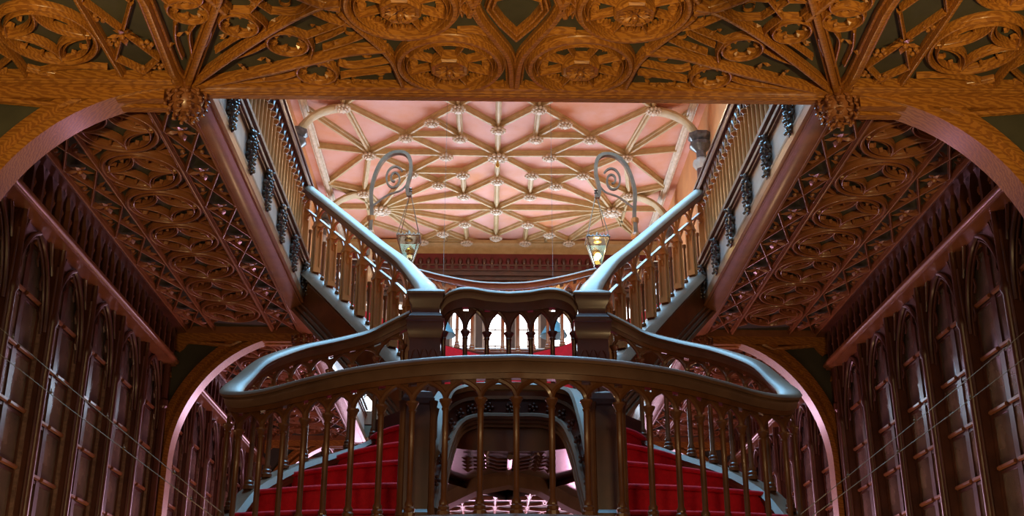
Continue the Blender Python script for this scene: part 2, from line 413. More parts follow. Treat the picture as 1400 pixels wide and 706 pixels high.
# lobed bosses
def boss_mb(r):
    mb = MB().lathe([(0, -.07), (r * .35, -.065), (r * .45, -.03), (r * .55, 0), (r * .3, .05)], seg=16)
    for ring, (rr, s, n, z) in enumerate(((.55, .2, 8, -.045), (.86, .24, 11, -.02))):
        for k in range(n):
            a = 2 * pi * (k + .5 * ring) / n
            mb.ball((r * rr * cos(a), r * rr * sin(a), z), r * s, 6, 4, (1, 1, .7))
    return mb
PB = Proto('ceiling_boss', boss_mb(.13), 'white'); PBG = Proto('ceiling_boss', boss_mb(.20), 'white')
bz = CEIL - .055
dn2 = set()
for k, p in B.items():
    if k[0] in 'wtX' or k == 'Z': continue
    for sx in (1, -1):
        for q in ([p, mir(p)] if k in 'ABCDEFG' else [p]):
            key = (round(sx * q[0], 2), round(q[1], 2))
            if key in dn2: continue
            dn2.add(key); (PBG if k in 'PI' else PB).put((sx * q[0], q[1], bz), ceil, sc=(1, 1, 1.3) if k != 'I' else (.9, .9, 1.2))
# lamp drop under the central boss
MB().lathe([(0, -.16), (.03, -.14), (.035, -.1), (.02, -.06), (.02, 0)], (0, B['I'][1], bz - .05), 10).build('brass_drop', 'brass', ceil)
# edge ribs, cross arches and wall shafts
for sx in (-1, 1):
    mb = MB(); mb.sweep([(sx * 3.32, 11.8, CEIL - .06), (sx * 3.32, YE, CEIL - .06)], ribprof(.14, .12), DN); mb.build('edge_rib', 'white', ceil)
    for y in (13.88, 17.36, 20.9):
        for off in (0, .14, .28):
            mb = MB()
            a_, b_ = .74 + off * .25, .60 + off * .1
            pts = [V((sx * (3.36 + off * .25 - a_ * (1 - cos(t))), y - off * .0, 8.98 + b_ * sin(t) - off * .0)) for t in [pi / 2 * i / 14 for i in range(15)]]
            pts = [V((sx * (3.42 + off * .15), y + off * .35, 8.9))] + [V((p.x, y + off * .35, min(p.z, CEIL + .02))) for p in pts]
            mb.sweep(pts, [(-.045, -.05), (-.02, .0), (.02, .0), (.045, -.05), (.045, -.16), (-.045, -.16)], (0, -1, 0))
            mb.build('cross_arch', 'cream', ceil)
        t = thing('wall_column', 'dark octagonal wall shaft with pale moulded cap at the %s upper wall, %s from the far wall' % ('left' if sx < 0 else 'right', {13.88: 'third', 17.36: 'second', 20.9: 'nearest'}[y]), 'column', 'shafts under the vaulted ceiling')
        x = sx * 3.40
        MB().lathe([(.09, 3.9), (.09, 8.55)], (x, y, 0), 8, pi / 8).build('shaft', 'newel', t)
        MB().lathe([(.1, 8.42), (.15, 8.5), (.15, 8.56), (.09, 8.6), (.085, 8.62)], (x, y, 0), 8, pi / 8).build('lower_ring', 'frieze', t)
        MB().lathe([(.085, 8.6), (.085, 8.74), (.15, 8.8), (.19, 8.84), (.19, 8.9), (.11, 8.92)], (x, y, 0), 8, pi / 8).build('neck_ring', 'bracket', t)
        MB().lathe([(.11, 8.9), (.16, 8.94), (.21, 9.0), (.21, 9.06), (.15, 9.08)], (x, y, 0), 8, pi / 8).build('capital', 'bracket', t)

# ------------------------------------------------------------------ gallery soffit ornaments
def flower_mb(r=.06, ball=True):
    mb = MB()
    for k in range(4):
        a = k * pi / 2
        mb.leaf((0, 0, -.01), (r * cos(a), r * sin(a), -.028), r * .55, (0, 0, -1), .014)
    for k in range(4):
        a = k * pi / 2 + pi / 4
        mb.leaf((0, 0, .0), (r * .7 * cos(a), r * .7 * sin(a), -.005), r * .4, (0, 0, -1), .008)
    mb.ball((0, 0, -.022), r * .2, 8, 5)
    return mb
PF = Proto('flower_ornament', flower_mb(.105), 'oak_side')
PFO = Proto('flower_ornament', flower_mb(.085), 'oak')
def quatre_mb(r=.262, ry=.285):
    mb = MB()
    mb.sweep(circ((0, 0), r, 40, ry=ry), ribprof(.042, .07), DN, True)
    mb.sweep(circ((0, 0), r - .045, 40, ry=ry - .045), ribprof(.018, .045), DN, True)
    q = [(cos(pi / 4 + k * pi / 2) * 0, 0) for k in range(4)]
    for k in range(4):
        a, b = k * pi / 2 + .0, (k + 1) * pi / 2
        R_ = .93
        p0 = (R_ * (r - .02) * cos(a), R_ * (ry - .02) * sin(a)); p1 = (R_ * (r - .02) * cos(b), R_ * (ry - .02) * sin(b))
        mb.sweep(bow(p0, p1, .22, 12), ribprof(.028, .06), DN)
        mb.sweep([p + V((.022 * cos((a + b) / 2), .022 * sin((a + b) / 2), .01)) for p in bow(p0, p1, .2, 12)], ribprof(.014, .04), DN)
        # little cusps inside each lens
        am = (a + b) / 2; c = V(((r - .06) * cos(am), (ry - .06) * sin(am), 0))
        for s_ in (-1, 1):
            t = V((-sin(am), cos(am), 0)); n = V((-cos(am), -sin(am), 0))
            mb.sweep([c + t * s_ * .07, c + t * s_ * .045 + n * .022, c + t * s_ * .05 + n * .04], [(-.008, -.03), (0, 0), (.008, -.03)], DN)
    return mb
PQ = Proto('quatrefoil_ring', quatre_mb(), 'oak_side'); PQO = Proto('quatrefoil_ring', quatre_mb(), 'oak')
PER = .61
def side_tracery(root, y0, y1, ph, m, pq, pf, sx, tail=True):
    """panel between the beam at |x|=2.05 and the wall cornice at |x|=3.16"""
    S = lambda x: sx * x
    mb = MB()
    for x, w in ((2.29, .05), (2.865, .035), (3.135, .035)): rib(mb, [(S(x), y0), (S(x), y1)], w, .075)
    mb.build('long_rib', m, root)
    lat = MB()
    for (xa, xb) in ((2.04, 2.27), (2.89, 3.12)):
        k0 = math.floor((y0 - ph) / PER) - 1; k = k0
        while ph + k * PER < y1:
            ya, yb = ph + k * PER, ph + (k + 1) * PER
            for (p, q) in (((xa, ya), (xb, yb)), ((xb, ya), (xa, yb))):
                # clip to the bay
                t0 = max(0, (y0 - ya) / PER); t1 = min(1, (y1 - ya) / PER)
                if t1 - t0 > .05:
                    f = lambda t: (S(p[0] + (q[0] - p[0]) * t), p[1] + (q[1] - p[1]) * t)
                    rib(lat, [f(t0), f(t1)], .026, .05, H1 + .012)
            # cusped hooks on both edges
            ym = (ya + yb) / 2
            if y0 < ym < y1:
                for xs, s_ in ((xa, 1), (xb, -1)):
                    for j in (-1, 1):
                        lat.leaf((S(xs), ym + j * .10, H1 + .03), (S(xs + s_ * .075), ym + j * .035, H1 + .02), .03, (0, 0, -1), .02)
                    lat.ball((S(xs + s_ * .05), ym, H1 + .02), .018, 6, 4)
            if y0 + .05 < ya < y1 - .05:
                xc = (xa + xb) / 2
                pf.put((S(xc), ya, H1 + .022), root)
            k += 1
    lat.build('lozenge_lattice', m, root)
    k = 0; y = ph + math.ceil((y0 + .2 - ph) / PER) * PER
    while y < y1 - .2:
        pq.put((S(2.578), y, H1), root); y += PER
    # spandrel pieces between rings
    sp = MB(); y = ph + math.floor((y0 - ph) / PER) * PER + PER / 2
    while y < y1:
        if y > y0 + .05:
            for s2 in (-1, 1):
                xe = 2.578 + s2 * .262
                if y0 < y - .07 and y + .07 < y1:
                    rib(sp, [(S(xe), y - .07), (S(xe - s2 * .07), y), (S(xe), y + .07)], .018, .04, H1 + .02)
        y += PER
    sp.build('spandrel_cusps', m, root)
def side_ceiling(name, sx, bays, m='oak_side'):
    a, b = sorted((sx * 1.9, sx * 3.2))
    r = MB()
    r.box((a, bays[0], H1 + .055), (b, bays[-1], H1 + .23))
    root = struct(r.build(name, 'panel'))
    for y0, y1, ph in zip(bays, bays[1:], [7.36, 12.24]):
        side_tracery(root, y0 + .1, y1 - .12, ph, m, PQ, PF, sx)
        t = MB()
        for y in (y1 - .1,):
            t.box((min(sx * 1.9, sx * 3.2), y, H1 - .01), (max(sx * 1.9, sx * 3.2), y + .1, H1 + .09))
        t.build('cross_beam', m, root)
    return root
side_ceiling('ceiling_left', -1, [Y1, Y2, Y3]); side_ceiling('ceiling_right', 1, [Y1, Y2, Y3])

# ------------------------------------------------------------------ front gallery soffit
FY0 = 4.55
fr = MB().box((-WX, FY0, H1 + .055), (WX, Y1 - .02, H1 + .24))
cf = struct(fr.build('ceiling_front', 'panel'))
eb = MB()
prof = [(-.09, 0), (-.075, -.02), (.075, -.02), (.09, 0), (.09, .25), (-.09, .25)]
eb.sweep([(-2.0, Y1 - .045, H1), (2.0, Y1 - .045, H1)], [(-.045, .0), (-.045, -.1), (.045, -.1), (.045, .0), (.02, .014), (-.02, .014)], DN)
eb.box((-2.0, Y1 - .005, H1 - .012), (2.0, Y1 + .045, H1 + .22))
eb.build('edge_moulding', 'oak', cf)
eb = MB()
for sx in (-1, 1):
    eb.sweep([(sx * 2.0, Y1 - .09, H1), (sx * WX, Y1 - .09, H1)], [(-.08, .0), (-.08, -.1), (.08, -.1), (.08, .0), (.04, .016), (-.03, .016)], DN)
for sx in (-1, 1):
    for q in (.018, .05, .10, .135, .165): eb.tube([(sx * 2.04, Y1 - q, H1 - .012), (sx * WX, Y1 - q, H1 - .012)], .009, 6)
for q in (.03, .06): eb.tube([(-1.95, Y1 - q, H1 - .013), (1.95, Y1 - q, H1 - .012)], .008, 6)
eb.build('side_edge_moulding', 'oak', cf)

def wheel_mb():
    mb = MB(); R_ = .322
    mb.sweep(circ((0, 0), R_ - .028, 48), ribprof(.062, .09), DN, True)
    mb.sweep(circ((0, 0), R_ - .072, 48), ribprof(.018, .07), DN, True)
    for k in range(8):
        a = 2 * pi * (k + .5) / 8
        mb.sweep([V((.115 * cos(a), .115 * sin(a), 0.012)), V(((R_ - .05) * cos(a), (R_ - .05) * sin(a), 0.012))], ribprof(.024, .06), DN)
        a2 = a + pi / 8
        for (rr, cr_, da) in ((.205, .03, 0), (.215, .024, .17), (.215, .024, -.17)):
            c = (rr * cos(a2 + da), rr * sin(a2 + da))
            mb.sweep(circ(c, cr_, 10, a2 - 2.2, a2 + 2.2, z=.03), [(-.007, -.03), (0, 0), (.007, -.03)], DN)
        mb.sweep([V((.255 * cos(a2 + da), .255 * sin(a2 + da), .02)) for da in (-.3, -.15, 0, .15, .3)], [(-.008, -.03), (0, 0), (.008, -.03)], DN)
    return mb
def hub_mb():
    mb = MB()
    mb.lathe([(.118, .06), (.118, -.005), (.108, -.018), (.09, -.012), (.085, .0)], seg=8, rot=pi / 8)
    for k in range(8):
        a = 2 * pi * k / 8
        for s_ in (-1, 1):
            mb.leaf((.02 * cos(a), .02 * sin(a), -.012), (.084 * cos(a + s_ * .15), .084 * sin(a + s_ * .15), -.03), .026, (0, 0, -1), .014)
    mb.ball((0, 0, -.03), .02, 10, 6)
    return mb
PW = Proto('wheel_rosette', wheel_mb(), 'oak'); PH = Proto('rosette_hub', hub_mb(), 'oak')
def foil_mb(r=.105):
    mb = MB()
    mb.sweep(circ((0, 0), r, 28), ribprof(.03, .07), DN, True)
    for k in range(6):
        a = 2 * pi * k / 6 + .3
        c = (r * .62 * cos(a), r * .62 * sin(a))
        mb.sweep(circ(c, r * .30, 10, a - 2.0, a + 2.0, z=.02), [(-.006, -.035), (0, 0), (.006, -.035)], DN)
        for s_ in (-1, 1):
            b = a + s_ * .5
            mb.leaf((r * .8 * cos(b), r * .8 * sin(b), .012), (r * .5 * cos(b), r * .5 * sin(b), .03), .022, (0, 0, -1), .012)
    return mb
PFI = Proto('foiled_circle', foil_mb(), 'oak')
YA = 5.285          # axis of the bay: the pattern repeats mirrored beyond it
def front_half(sx, my):
    T = lambda p: V((sx * p[0], (2 * YA - p[1]) if my else p[1], 0))
    TL = lambda L_: [T(p) for p in L_]
    for c in ((-.382, 5.88), (-.628, 5.285)):
        if my and c[1] == 5.285: continue
        p = T(c)
        w = PW.put((p.x, p.y, H1 - .01), cf); h = PH.put((p.x, p.y, H1 - .01), cf)
    for c, s_ in (((-1.532, 5.491), 1), ((-1.293, 5.675), 1.1), ((-1.172, 5.995), 1.12), ((-1.78, 5.36), 1.05), ((-1.70, 5.05), .9)):
        if my and c[1] < 5.3: continue
        p = T(c); PFI.put((p.x, p.y, H1 + .005), cf, sc=(s_, s_, 1))
    big = MB()
    # V shaped ogee that closes on the edge at the centre, with the dart inside
    rib(big, cr([T((-.262, 5.2)), T((-.20, 5.42)), T((-.11, 5.62)), T((-.035, 5.82)), T((-.012, 6.16))], 6), .07, .085)
    big.build('ogee_rib', 'oak', cf)
    if not my:
        dm_ = MB(); rib(dm_, TL([(-.0, 5.56), (-.085, 5.42), (-.135, 5.30), (-.12, 5.22), (-.06, 5.19), (-.0, 5.185)]), .03, .07, H1 + .01)
        rib(dm_, TL([(-.0, 5.60), (-.10, 5.44), (-.165, 5.29), (-.14, 5.17), (-.07, 5.14), (0, 5.13)]), .03, .08)
        dm_.build('dart_moulding', 'oak', cf)
    fan = MB()
    o = (-1.99, 6.2)
    # principal fan ribs
    rib(fan, TL([o, (-1.79, 5.72), (-1.576, 5.22), (-1.50, 5.05)] if not my else [o, (-1.79, 5.72), (-1.576, 5.22)]), .075, .09, H1 - .012)
    rib(fan, TL([o, (-2.02, 6.0), (-2.0, 5.6), (-1.985, YA)]), .085, .095, H1 - .012)
    rib(fan, TL(cr([V((*o, 0)), V((-1.60, 5.78, 0)), V((-1.32, 5.50, 0)), V((-1.085, 5.31, 0)), V((-.955, 5.26, 0))], 5)), .055, .085, H1 - .006)
    rib(fan, TL(cr([V((*o, 0)), V((-1.55, 6.02, 0)), V((-1.2, 5.87, 0)), V((-.95, 5.76, 0)), V((-.74, 5.72, 0))], 5)), .055, .085, H1 - .006)
    rib(fan, TL(cr([V((-.665, 6.19, 0)), V((-.69, 6.0, 0)), V((-.725, 5.82, 0)), V((-.80, 5.65, 0)), V((-.885, 5.5, 0)), V((-.96, 5.36, 0))], 5)), .055, .085)
    fan.build('fan_rib', 'oak', cf)
    net = MB()
    net_l = [[(-1.447, 5.365), (-1.575, 5.365)], [(-1.447, 5.365), (-1.335, 5.20)], [(-1.447, 5.365), (-1.39, 5.49), (-1.40, 5.57)],
             [(-1.335, 5.2), (-1.20, 5.20), (-1.09, 5.30)], [(-1.174, 5.611), (-1.28, 5.56), (-1.37, 5.60)], [(-1.174, 5.611), (-.971, 5.479), (-.93, 5.42)],
             [(-1.174, 5.611), (-1.16, 5.72), (-1.19, 5.84)], [(-.975, 5.47), (-.885, 5.5)], [(-1.035, 5.90), (-.95, 5.93), (-.72, 5.86)],
             [(-1.035, 6.05), (-.95, 6.02), (-.73, 5.97)], [(-1.06, 6.10), (-1.11, 6.17)], [(-.74, 5.72), (-.72, 5.78)],
             [(-1.69, 5.52), (-1.72, 5.62), (-1.80, 5.78)], [(-1.53, 5.60), (-1.60, 5.66), (-1.72, 5.78)], [(-1.88, 5.49), (-1.92, 5.66), (-1.93, 5.85)], [(-1.77, 5.49), (-1.83, 5.60), (-1.87, 5.85)],
             [(-1.42, 5.70), (-1.52, 5.78), (-1.66, 5.86)], [(-1.30, 6.02), (-1.42, 6.08), (-1.7, 6.12)], [(-1.28, 6.10), (-1.5, 6.14), (-1.8, 6.16)], [(-1.30, 5.95), (-1.45, 6.02), (-1.72, 6.10)],
             [(-.07, 5.68), (-.12, 5.60), (-.22, 5.54), (-.33, 5.545)], [(-.265, 5.2), (-.31, 5.28), (-.30, 5.38)], [(-.655, 6.1), (-.60, 6.17), (-.5, 6.185)], [(-.06, 6.12), (-.14, 6.16), (-.25, 6.18)],
             [(-1.12, 5.36), (-1.03, 5.44), (-.975, 5.47)], [(-.955, 5.53), (-1.04, 5.60), (-1.13, 5.66)], [(-.86, 5.60), (-.95, 5.66), (-1.1, 5.74)]]
    for L_ in net_l:
        pts = cr([V((p[0], p[1], 0)) for p in L_], 4) if len(L_) > 2 else [V((p[0], p[1], 0)) for p in L_]
        rib(net, TL(pts), .026, .065, H1 + .012)
    # leafy hooks inside the small openings
    for (x, y, a) in ((-.79, 5.60, .4), (-.80, 5.90, 0), (-.80, 6.02, 0), (-.93, 5.58, 1), (-.75, 5.66, 2), (-1.0, 5.40, 1), (-.95, 6.1, 2), (-.79, 6.12, 2), (-.86, 5.82, .5), (-1.25, 5.3, .6), (-1.35, 5.35, 2)):
        for k in range(3):
            b = a + (k - 1) * .9
            net.sweep([V((sx * (x + .03 * cos(b + t)), (2 * YA - (y + .03 * sin(b + t))) if my else y + .03 * sin(b + t), H1 + .035)) for t in (0, .6, 1.2, 1.8)], [(-.006, -.03), (0, 0), (.006, -.03)], DN)
    rnd = random.Random(11)
    for (x, y) in ((-1.62, 5.62), (-1.86, 5.6), (-1.94, 5.72), (-1.45, 5.86), (-1.35, 5.98), (-1.52, 6.07), (-1.62, 5.95), (-1.12, 5.52), (-1.05, 5.68), (-.90, 5.75), (-1.25, 5.40), (-1.30, 5.45), (-1.10, 5.85), (-.88, 6.10), (-.98, 6.13), (-1.55, 5.30), (-1.38, 5.27)):
        for k in range(2):
            b = rnd.random() * 6.28
            net.leaf((sx * x, (2 * YA - y) if my else y, H1 + .04), (sx * (x + .05 * cos(b)), ((2 * YA - y) if my else y) + .05 * sin(b), H1 + .02), .032, (0, 0, -1), .018)
    net.build('tracery_net', 'oak', cf)
    # outer panel: lozenges with flowers, then big quatrefoils, in line with the side bays
    out = MB()
    rib(out, TL([(-2.335, 6.05), (-2.345, YA)]), .05, .085)
    rib(out, TL([(-2.90, 6.05), (-2.90, YA)]), .04, .08)
    for x0, x1 in ((-2.32, -2.07), (-3.2, -2.92)):
        for p, q in (((x0, 5.87), (x1, 5.30)), ((x1, 5.87), (x0, 5.30)), ((x0, 5.87), (x1 - .1, 6.05)), ((x1, 5.87), (x0 + .1, 6.05))):
            rib(out, TL([p, q]), .028, .055, H1 + .01)
    rib(out, TL(bow((-2.88, 6.0), (-2.36, 6.05), .12)), .035, .06, H1 + .01)
    rib(out, TL(bow((-2.86, 6.05), (-2.40, 5.98), -.08)), .02, .05, H1 + .015)
    for (x, y) in ((-2.28, 5.7), (-2.10, 5.95), (-2.2, 6.0), (-2.28, 5.45), (-2.1, 5.72)):
        p = T((x, y)); 
        for k in range(5):
            b = k * 1.26
            out.ball((p.x + .028 * cos(b), p.y + .028 * sin(b), H1 + .03), .016, 6, 4)
    out.build('outer_tracery', 'oak', cf)
    for y in (5.585,):
        for x in (-2.195, -3.06):
            p = T((x, y)); PFO.put((p.x, p.y, H1 + .015), cf)
    p = T((-2.625, 5.62)); PQO.put((p.x, p.y, H1), cf)
for sx in (-1, 1):
    for my in (False, True): front_half(sx, my)

# ------------------------------------------------------------------ beams along the gallery edges
n_trim = 0
def trim(mb, m, **k):
    global n_trim
    n_trim += 1
    return struct(mb.build('trim_%d' % n_trim, m))
for sx in (-1, 1):
    mb = MB()
    x0, x1 = 1.845, 2.035
    prof = [(-.095, .0), (-.095, -.07), (.095, -.07), (.095, .0), (.07, .0), (.06, .014), (-.035, .014), (-.05, .004), (-.075, .004)]
    if sx > 0: prof = [(-a, b) for a, b in prof][::-1]
    mb.sweep([(sx * 1.94, Y1, H1 - .004), (sx * 1.94, Y3, H1 - .004)], prof, DN)
    for q in (1.875, 1.905, 1.985, 2.01): mb.tube([(sx * q, Y1, H1 - .010), (sx * q, Y3, H1 - .010)], .007, 6)
    trim(mb, 'oak_side')
    fm = MB(); a, b = sorted((sx * 1.875, sx * 1.95)); fm.box((a, Y1 + .05, H1 + .06), (b, Y3, 3.88)); f_ = trim(fm, 'frieze')
    lm = MB()
    for z, d, h in ((3.56, .03, .028), (3.60, .015, .014), (3.845, .02, .014), (3.87, .035, .03), (3.905, .015, .03), (3.94, .045, .035)):
        a, b = sorted((sx * (1.875 - d), sx * 2.0)); lm.box((a, Y1 + .05, z), (b, Y3, z + h))
    lm.build('frieze_moulding', 'rail', f_)
    # gallery floor slab behind
    a, b = sorted((sx * 1.95, sx * WX)); struct(MB().box((a, Y1, H1 + .24), (b, YE - .26, 3.93)).build('trim_%d' % (20 + (sx > 0)), 'floor'))

# carved pendants on the frieze
def pendant_mb():
    mb = MB()
    mb.lathe([(.0, -.19), (.014, -.17), (.02, -.14), (.012, -.11), (.018, -.08), (.024, -.04), (.018, 0), (.028, .03), (.018, .06), (.028, .1), (.038, .13), (.03, .16)], seg=8)
    rnd = random.Random(3)
    for k in range(11):
        z = -.16 + k * .03; w = .02 + .03 * (1 + sin(k * 1.9)) / 2
        for s_ in (-1, 1):
            mb.ball((rnd.uniform(-.012, .012), s_ * w, z + rnd.uniform(-.006, .006)), .015 + rnd.random() * .007, 6, 4)
            mb.ball((-.02 - rnd.random() * .02, s_ * w * .4, z), .013, 6, 4)
            mb.leaf((0, s_ * .01, z), (-.012, s_ * (w + .028), z + .022), .02, (-1, 0, 0), .012)
    return mb
PP = Proto('carved_pendant', pendant_mb(), 'bracket')
for sx in (-1, 1):
    for k in range(9):
        y = 6.78 + k * .655
        if y > 12.2: break
        o = PP.put((sx * 1.85, y, 3.72), None, 0 if sx < 0 else pi)
        o.rotation_euler = (0, 0, pi if sx < 0 else 0)
        tag(o, 'dark carved leafy pendant on the pale %s gallery frieze, %s from the front beam' % ('left' if sx < 0 else 'right', ['first', 'second', 'third', 'fourth', 'fifth', 'sixth', 'seventh', 'eighth', 'ninth'][k]), 'carved ornament', 'carved pendants on the gallery friezes')

# ------------------------------------------------------------------ balusters and arcades
def baluster_mb(h, r=.016):
    return MB().lathe([(.034, 0), (.034, .022), (.027, .03), (.03, .045), (.022, .055), (.024, .07), (r, .085), (r, h - .06), (r * 1.35, h - .05), (r * 1.1, h - .04), (r * 1.9, h - .012), (r * 2.1, h - .01), (r * 2.1, h)], seg=10)
def arc_pts(path, s0, s1, zb, rise, n=8, side=0):
    """half of a pointed arch: starts vertical at s0, leans over to the apex at s1"""
    out = []; am = 1.02
    for i in range(n + 1):
        a = i / n * am
        u = (1 - cos(a)) / (1 - cos(am)); w = sin(a) / sin(am)
        p = path.at(s0 + (s1 - s0) * u); out.append(p + V((0, 0, zb + rise * w)))
    return out
APR = [(-.014, -.011), (0, -.016), (.014, -.011), (.014, .006), (0, .01), (-.014, .006)]
def arch_bar(mb, pts, w=1.0):
    # bar whose depth lies across the railing
    mb.tube(pts, .012 * w, 6)
def balustrade(root, path, s0, s1, n, H, capz, rail_t, m_b, m_a, proto, cross=True, skip=None, mid=None):
    """path = top of rail; H rail height over base; capz = capital height above base"""
    ds = (s1 - s0) / n; railb = -rail_t + .01
    for i in range(n + 1):
        s_ = s0 + ds * i
        if skip and skip(i): continue
        p = path.at(s_); a = path.ang(s_)
        proto.put((p.x, p.y, p.z - H), root, a)
    for i in range(n):
        sa, sb = s0 + ds * i, s0 + ds * (i + 1); sm = (sa + sb) / 2
        mb = MB()
        zb = -H + capz; rise = railb - zb
        for (u, v) in ((sa, sm), (sb, sm)): arch_bar(mb, arc_pts(path, u, v, zb, rise * .86), 1.2)
        if cross:
            for (u, v) in ((sa, sa + ds * .80), (sb, sb - ds * .80)): arch_bar(mb, arc_pts(path, u, v, zb + rise * .05, rise * 1.0), .8)
            for (u, v) in ((sa, sm), (sb, sm)):      # thin web above the arch, pierced by an eyelet near each capital
                q = arc_pts(path, u, v, zb, rise * .86); tn = q[-1] - q[0]; tn.z = 0; tn.normalize(); nv = V((-tn.y, tn.x, 0)) * .006
                for i2 in range(len(q) - 1):
                    a_, b_ = q[i2], q[i2 + 1]
                    ta, tb = path.at(u + (v - u) * 0) , None
                    top = lambda p_, k_: V((p_.x, p_.y, p_.z + k_))
                    r0 = path.p[0].z
                    fa, fb = i2 / (len(q) - 1), (i2 + 1) / (len(q) - 1)
                    za = zb + rise * .86 * sin(fa * 1.02) / sin(1.02); zc = zb + rise * .86 * sin(fb * 1.02) / sin(1.02)
                    ha, hb_ = railb - za, railb - zc
                    if i2 < 4: ha -= .030; hb_ -= .030
                    mb.add([a_ + nv, b_ + nv, top(b_, hb_) + nv, top(a_, ha) + nv, a_ - nv, b_ - nv, top(b_, hb_) - nv, top(a_, ha) - nv], [(0, 1, 2, 3), (7, 6, 5, 4), (0, 3, 7, 4), (3, 2, 6, 7), (1, 5, 6, 2), (0, 4, 5, 1)])
        else:
            for (u, d_) in ((sa, 1), (sb, -1)):
                p = arc_pts(path, u, sm, zb, rise * .86)
                mb.tube([p[3], path.at(u + d_ * ds * .33) + V((0, 0, zb + rise * .38)), path.at(u + d_ * ds * .36) + V((0, 0, zb + rise * .62))], .006, 5)
        mb.build('pointed_arch', m_a, root)
def handrail(path, s0, s1, n, w=.13, t=.09, m='rail', root=None, scale=None):
    k = w / .13; q = t / .09
    prof = [(-.062, -.040), (-.068, -.028), (-.060, -.013), (-.042, -.003), (-.018, .002), (.018, .002), (.042, -.003), (.060, -.013), (.068, -.028), (.062, -.040), (.046, -.038), (.050, -.052), (.040, -.064), (.034, -.09), (-.034, -.09), (-.040, -.064), (-.050, -.052), (-.046, -.038)]
    prof = [(a * k, b * q) for a, b in prof]
    mb = MB(); mb.sweep(path.sub(s0, s1, n), prof, scale=scale)
    return mb.build('handrail', m, root)

# ---- lower stair: rail, balusters, strings
half = [(-1.72, 8.02, 0)]
RAILH = [(0, 5.72, 1.70), (-.39, 5.775, 1.70), (-.79, 5.945, 1.70), (-1.13, 6.20, 1.70), (-1.33, 6.38, 1.70), (-1.50, 6.50, 1.705), (-1.62, 6.60, 1.735), (-1.67, 6.74, 1.81), (-1.645, 6.90, 1.92), (-1.57, 7.08, 2.08),
         (-1.42, 7.41, 2.26), (-1.19, 7.70, 2.41), (-.96, 7.86, 2.53), (-.70, 7.86, 2.66)]
left = cr(RAILH, 6)
full = left[::-1] + mx(left)[1:]
P_front = Path(full)
bal = thing('staircase_balustrade', 'brown wooden balustrade sweeping round the front of the staircase with pointed arches under its rail', 'balustrade')
handrail(P_front, 0, P_front.L, 170, .135, .095, 'rail', bal)
# under-rail apron in warm wood
mb = MB(); mb.sweep([p + V((0, 0, -.088)) for p in P_front.sub(0, P_front.L, 150)], [(-.026, 0), (.026, 0), (.022, -.035), (-.022, -.035)]); mb.build('rail_apron', 'stair', bal)
nb = int(round(P_front.L / .186)); nb += nb % 2
PBL = Proto('baluster', baluster_mb(.59), 'stair')
balustrade(bal, P_front, .05, P_front.L - .05, nb, .81, .59, .12, 'stair', 'stair', PBL)

stair = thing('staircase', 'double curving dark wood staircase with red carpeted steps in the middle of the hall', 'staircase')
# front landing
fp = P_front.sub(0, P_front.L, 160)
frontpts = [p for p in fp if p.z < 1.745]
poly = [(p.x * .985, p.y + .03) for p in frontpts] + [(1.60, 6.95), (.3, 6.95), (-.3, 6.95), (-1.60, 6.95)]
MB().prism(poly, .62, .885).build('front_landing', 'newel', stair)
# moulded base string under the balusters (level in front, climbing at the sides)
base = Path([V((p.x, p.y, p.z - .81)) for p in fp])
mb = MB(); mb.sweep(base.p, [(-.085, -.035), (-.055, 0), (.055, 0), (.085, -.035), (.06, -.04), (.066, -.07), (.05, -.075), (.05, -.10), (-.05, -.10), (-.05, -.075), (-.066, -.07), (-.06, -.04)])
mb.build('outer_string_cap', 'rail', stair)
mb = MB(); mb.sweep([p + V((0, 0, -.09)) for p in base.p], [(-.04, 0), (.04, 0), (.04, -.24), (-.04, -.24)]); mb.build('outer_string', 'newel', stair)
mb = MB(); mb.sweep([p + V((0, 0, -.33)) for p in base.p], [(-.06, .015), (.06, .015), (.06, -.03), (-.06, -.03)]); mb.build('string_moulding', 'rail', stair)
# lower steps
LS = [(1.07, (-.55, 6.70), (-1.63, 6.84)), (1.24, (-.56, 6.78), (-1.56, 7.05)), (1.41, (-.57, 6.93), (-1.41, 7.40)), (1.58, (-.575, 7.16), (-1.16, 7.70)), (1.75, (-.56, 7.36), (-.94, 7.87)), (1.90, (-.47, 7.55), (-.70, 7.96)), (1.90, (-.3, 7.9), (-.5, 8.15))]
for i in range(6):
    h, I_, O_ = LS[i]; _, I2, O2 = LS[i + 1]
    for sx in (1, -1):
        fl = [V((I_[0], I_[1], 0)).lerp(V((O_[0], O_[1], 0)), t / 8) for t in range(9)]
        d = V((O_[1] - I_[1], -(O_[0] - I_[0]), 0)).normalized()
        if d.y > 0: d = -d
        fl = [p + d * (.06 * 4 * (t / 8) * (1 - t / 8) + .022) for t, p in enumerate(fl)]
        bk = [V((O2[0], O2[1] + .03, 0)), V((I2[0], I2[1] + .03, 0))]
        poly = [(sx * p.x, p.y) for p in fl + bk]
        mb = MB(); mb.prism(poly, h - .028, h)
        back = [(sx * p.x, p.y) for p in [q - d * .03 for q in fl] + bk]
        mb.prism(back, h - .175, h - .027)
        s = mb.build('step', 'carpet', stair)
        bv = s.modifiers.new('soft_edge', 'BEVEL'); bv.width = .010; bv.segments = 2; bv.limit_method = 'ANGLE'
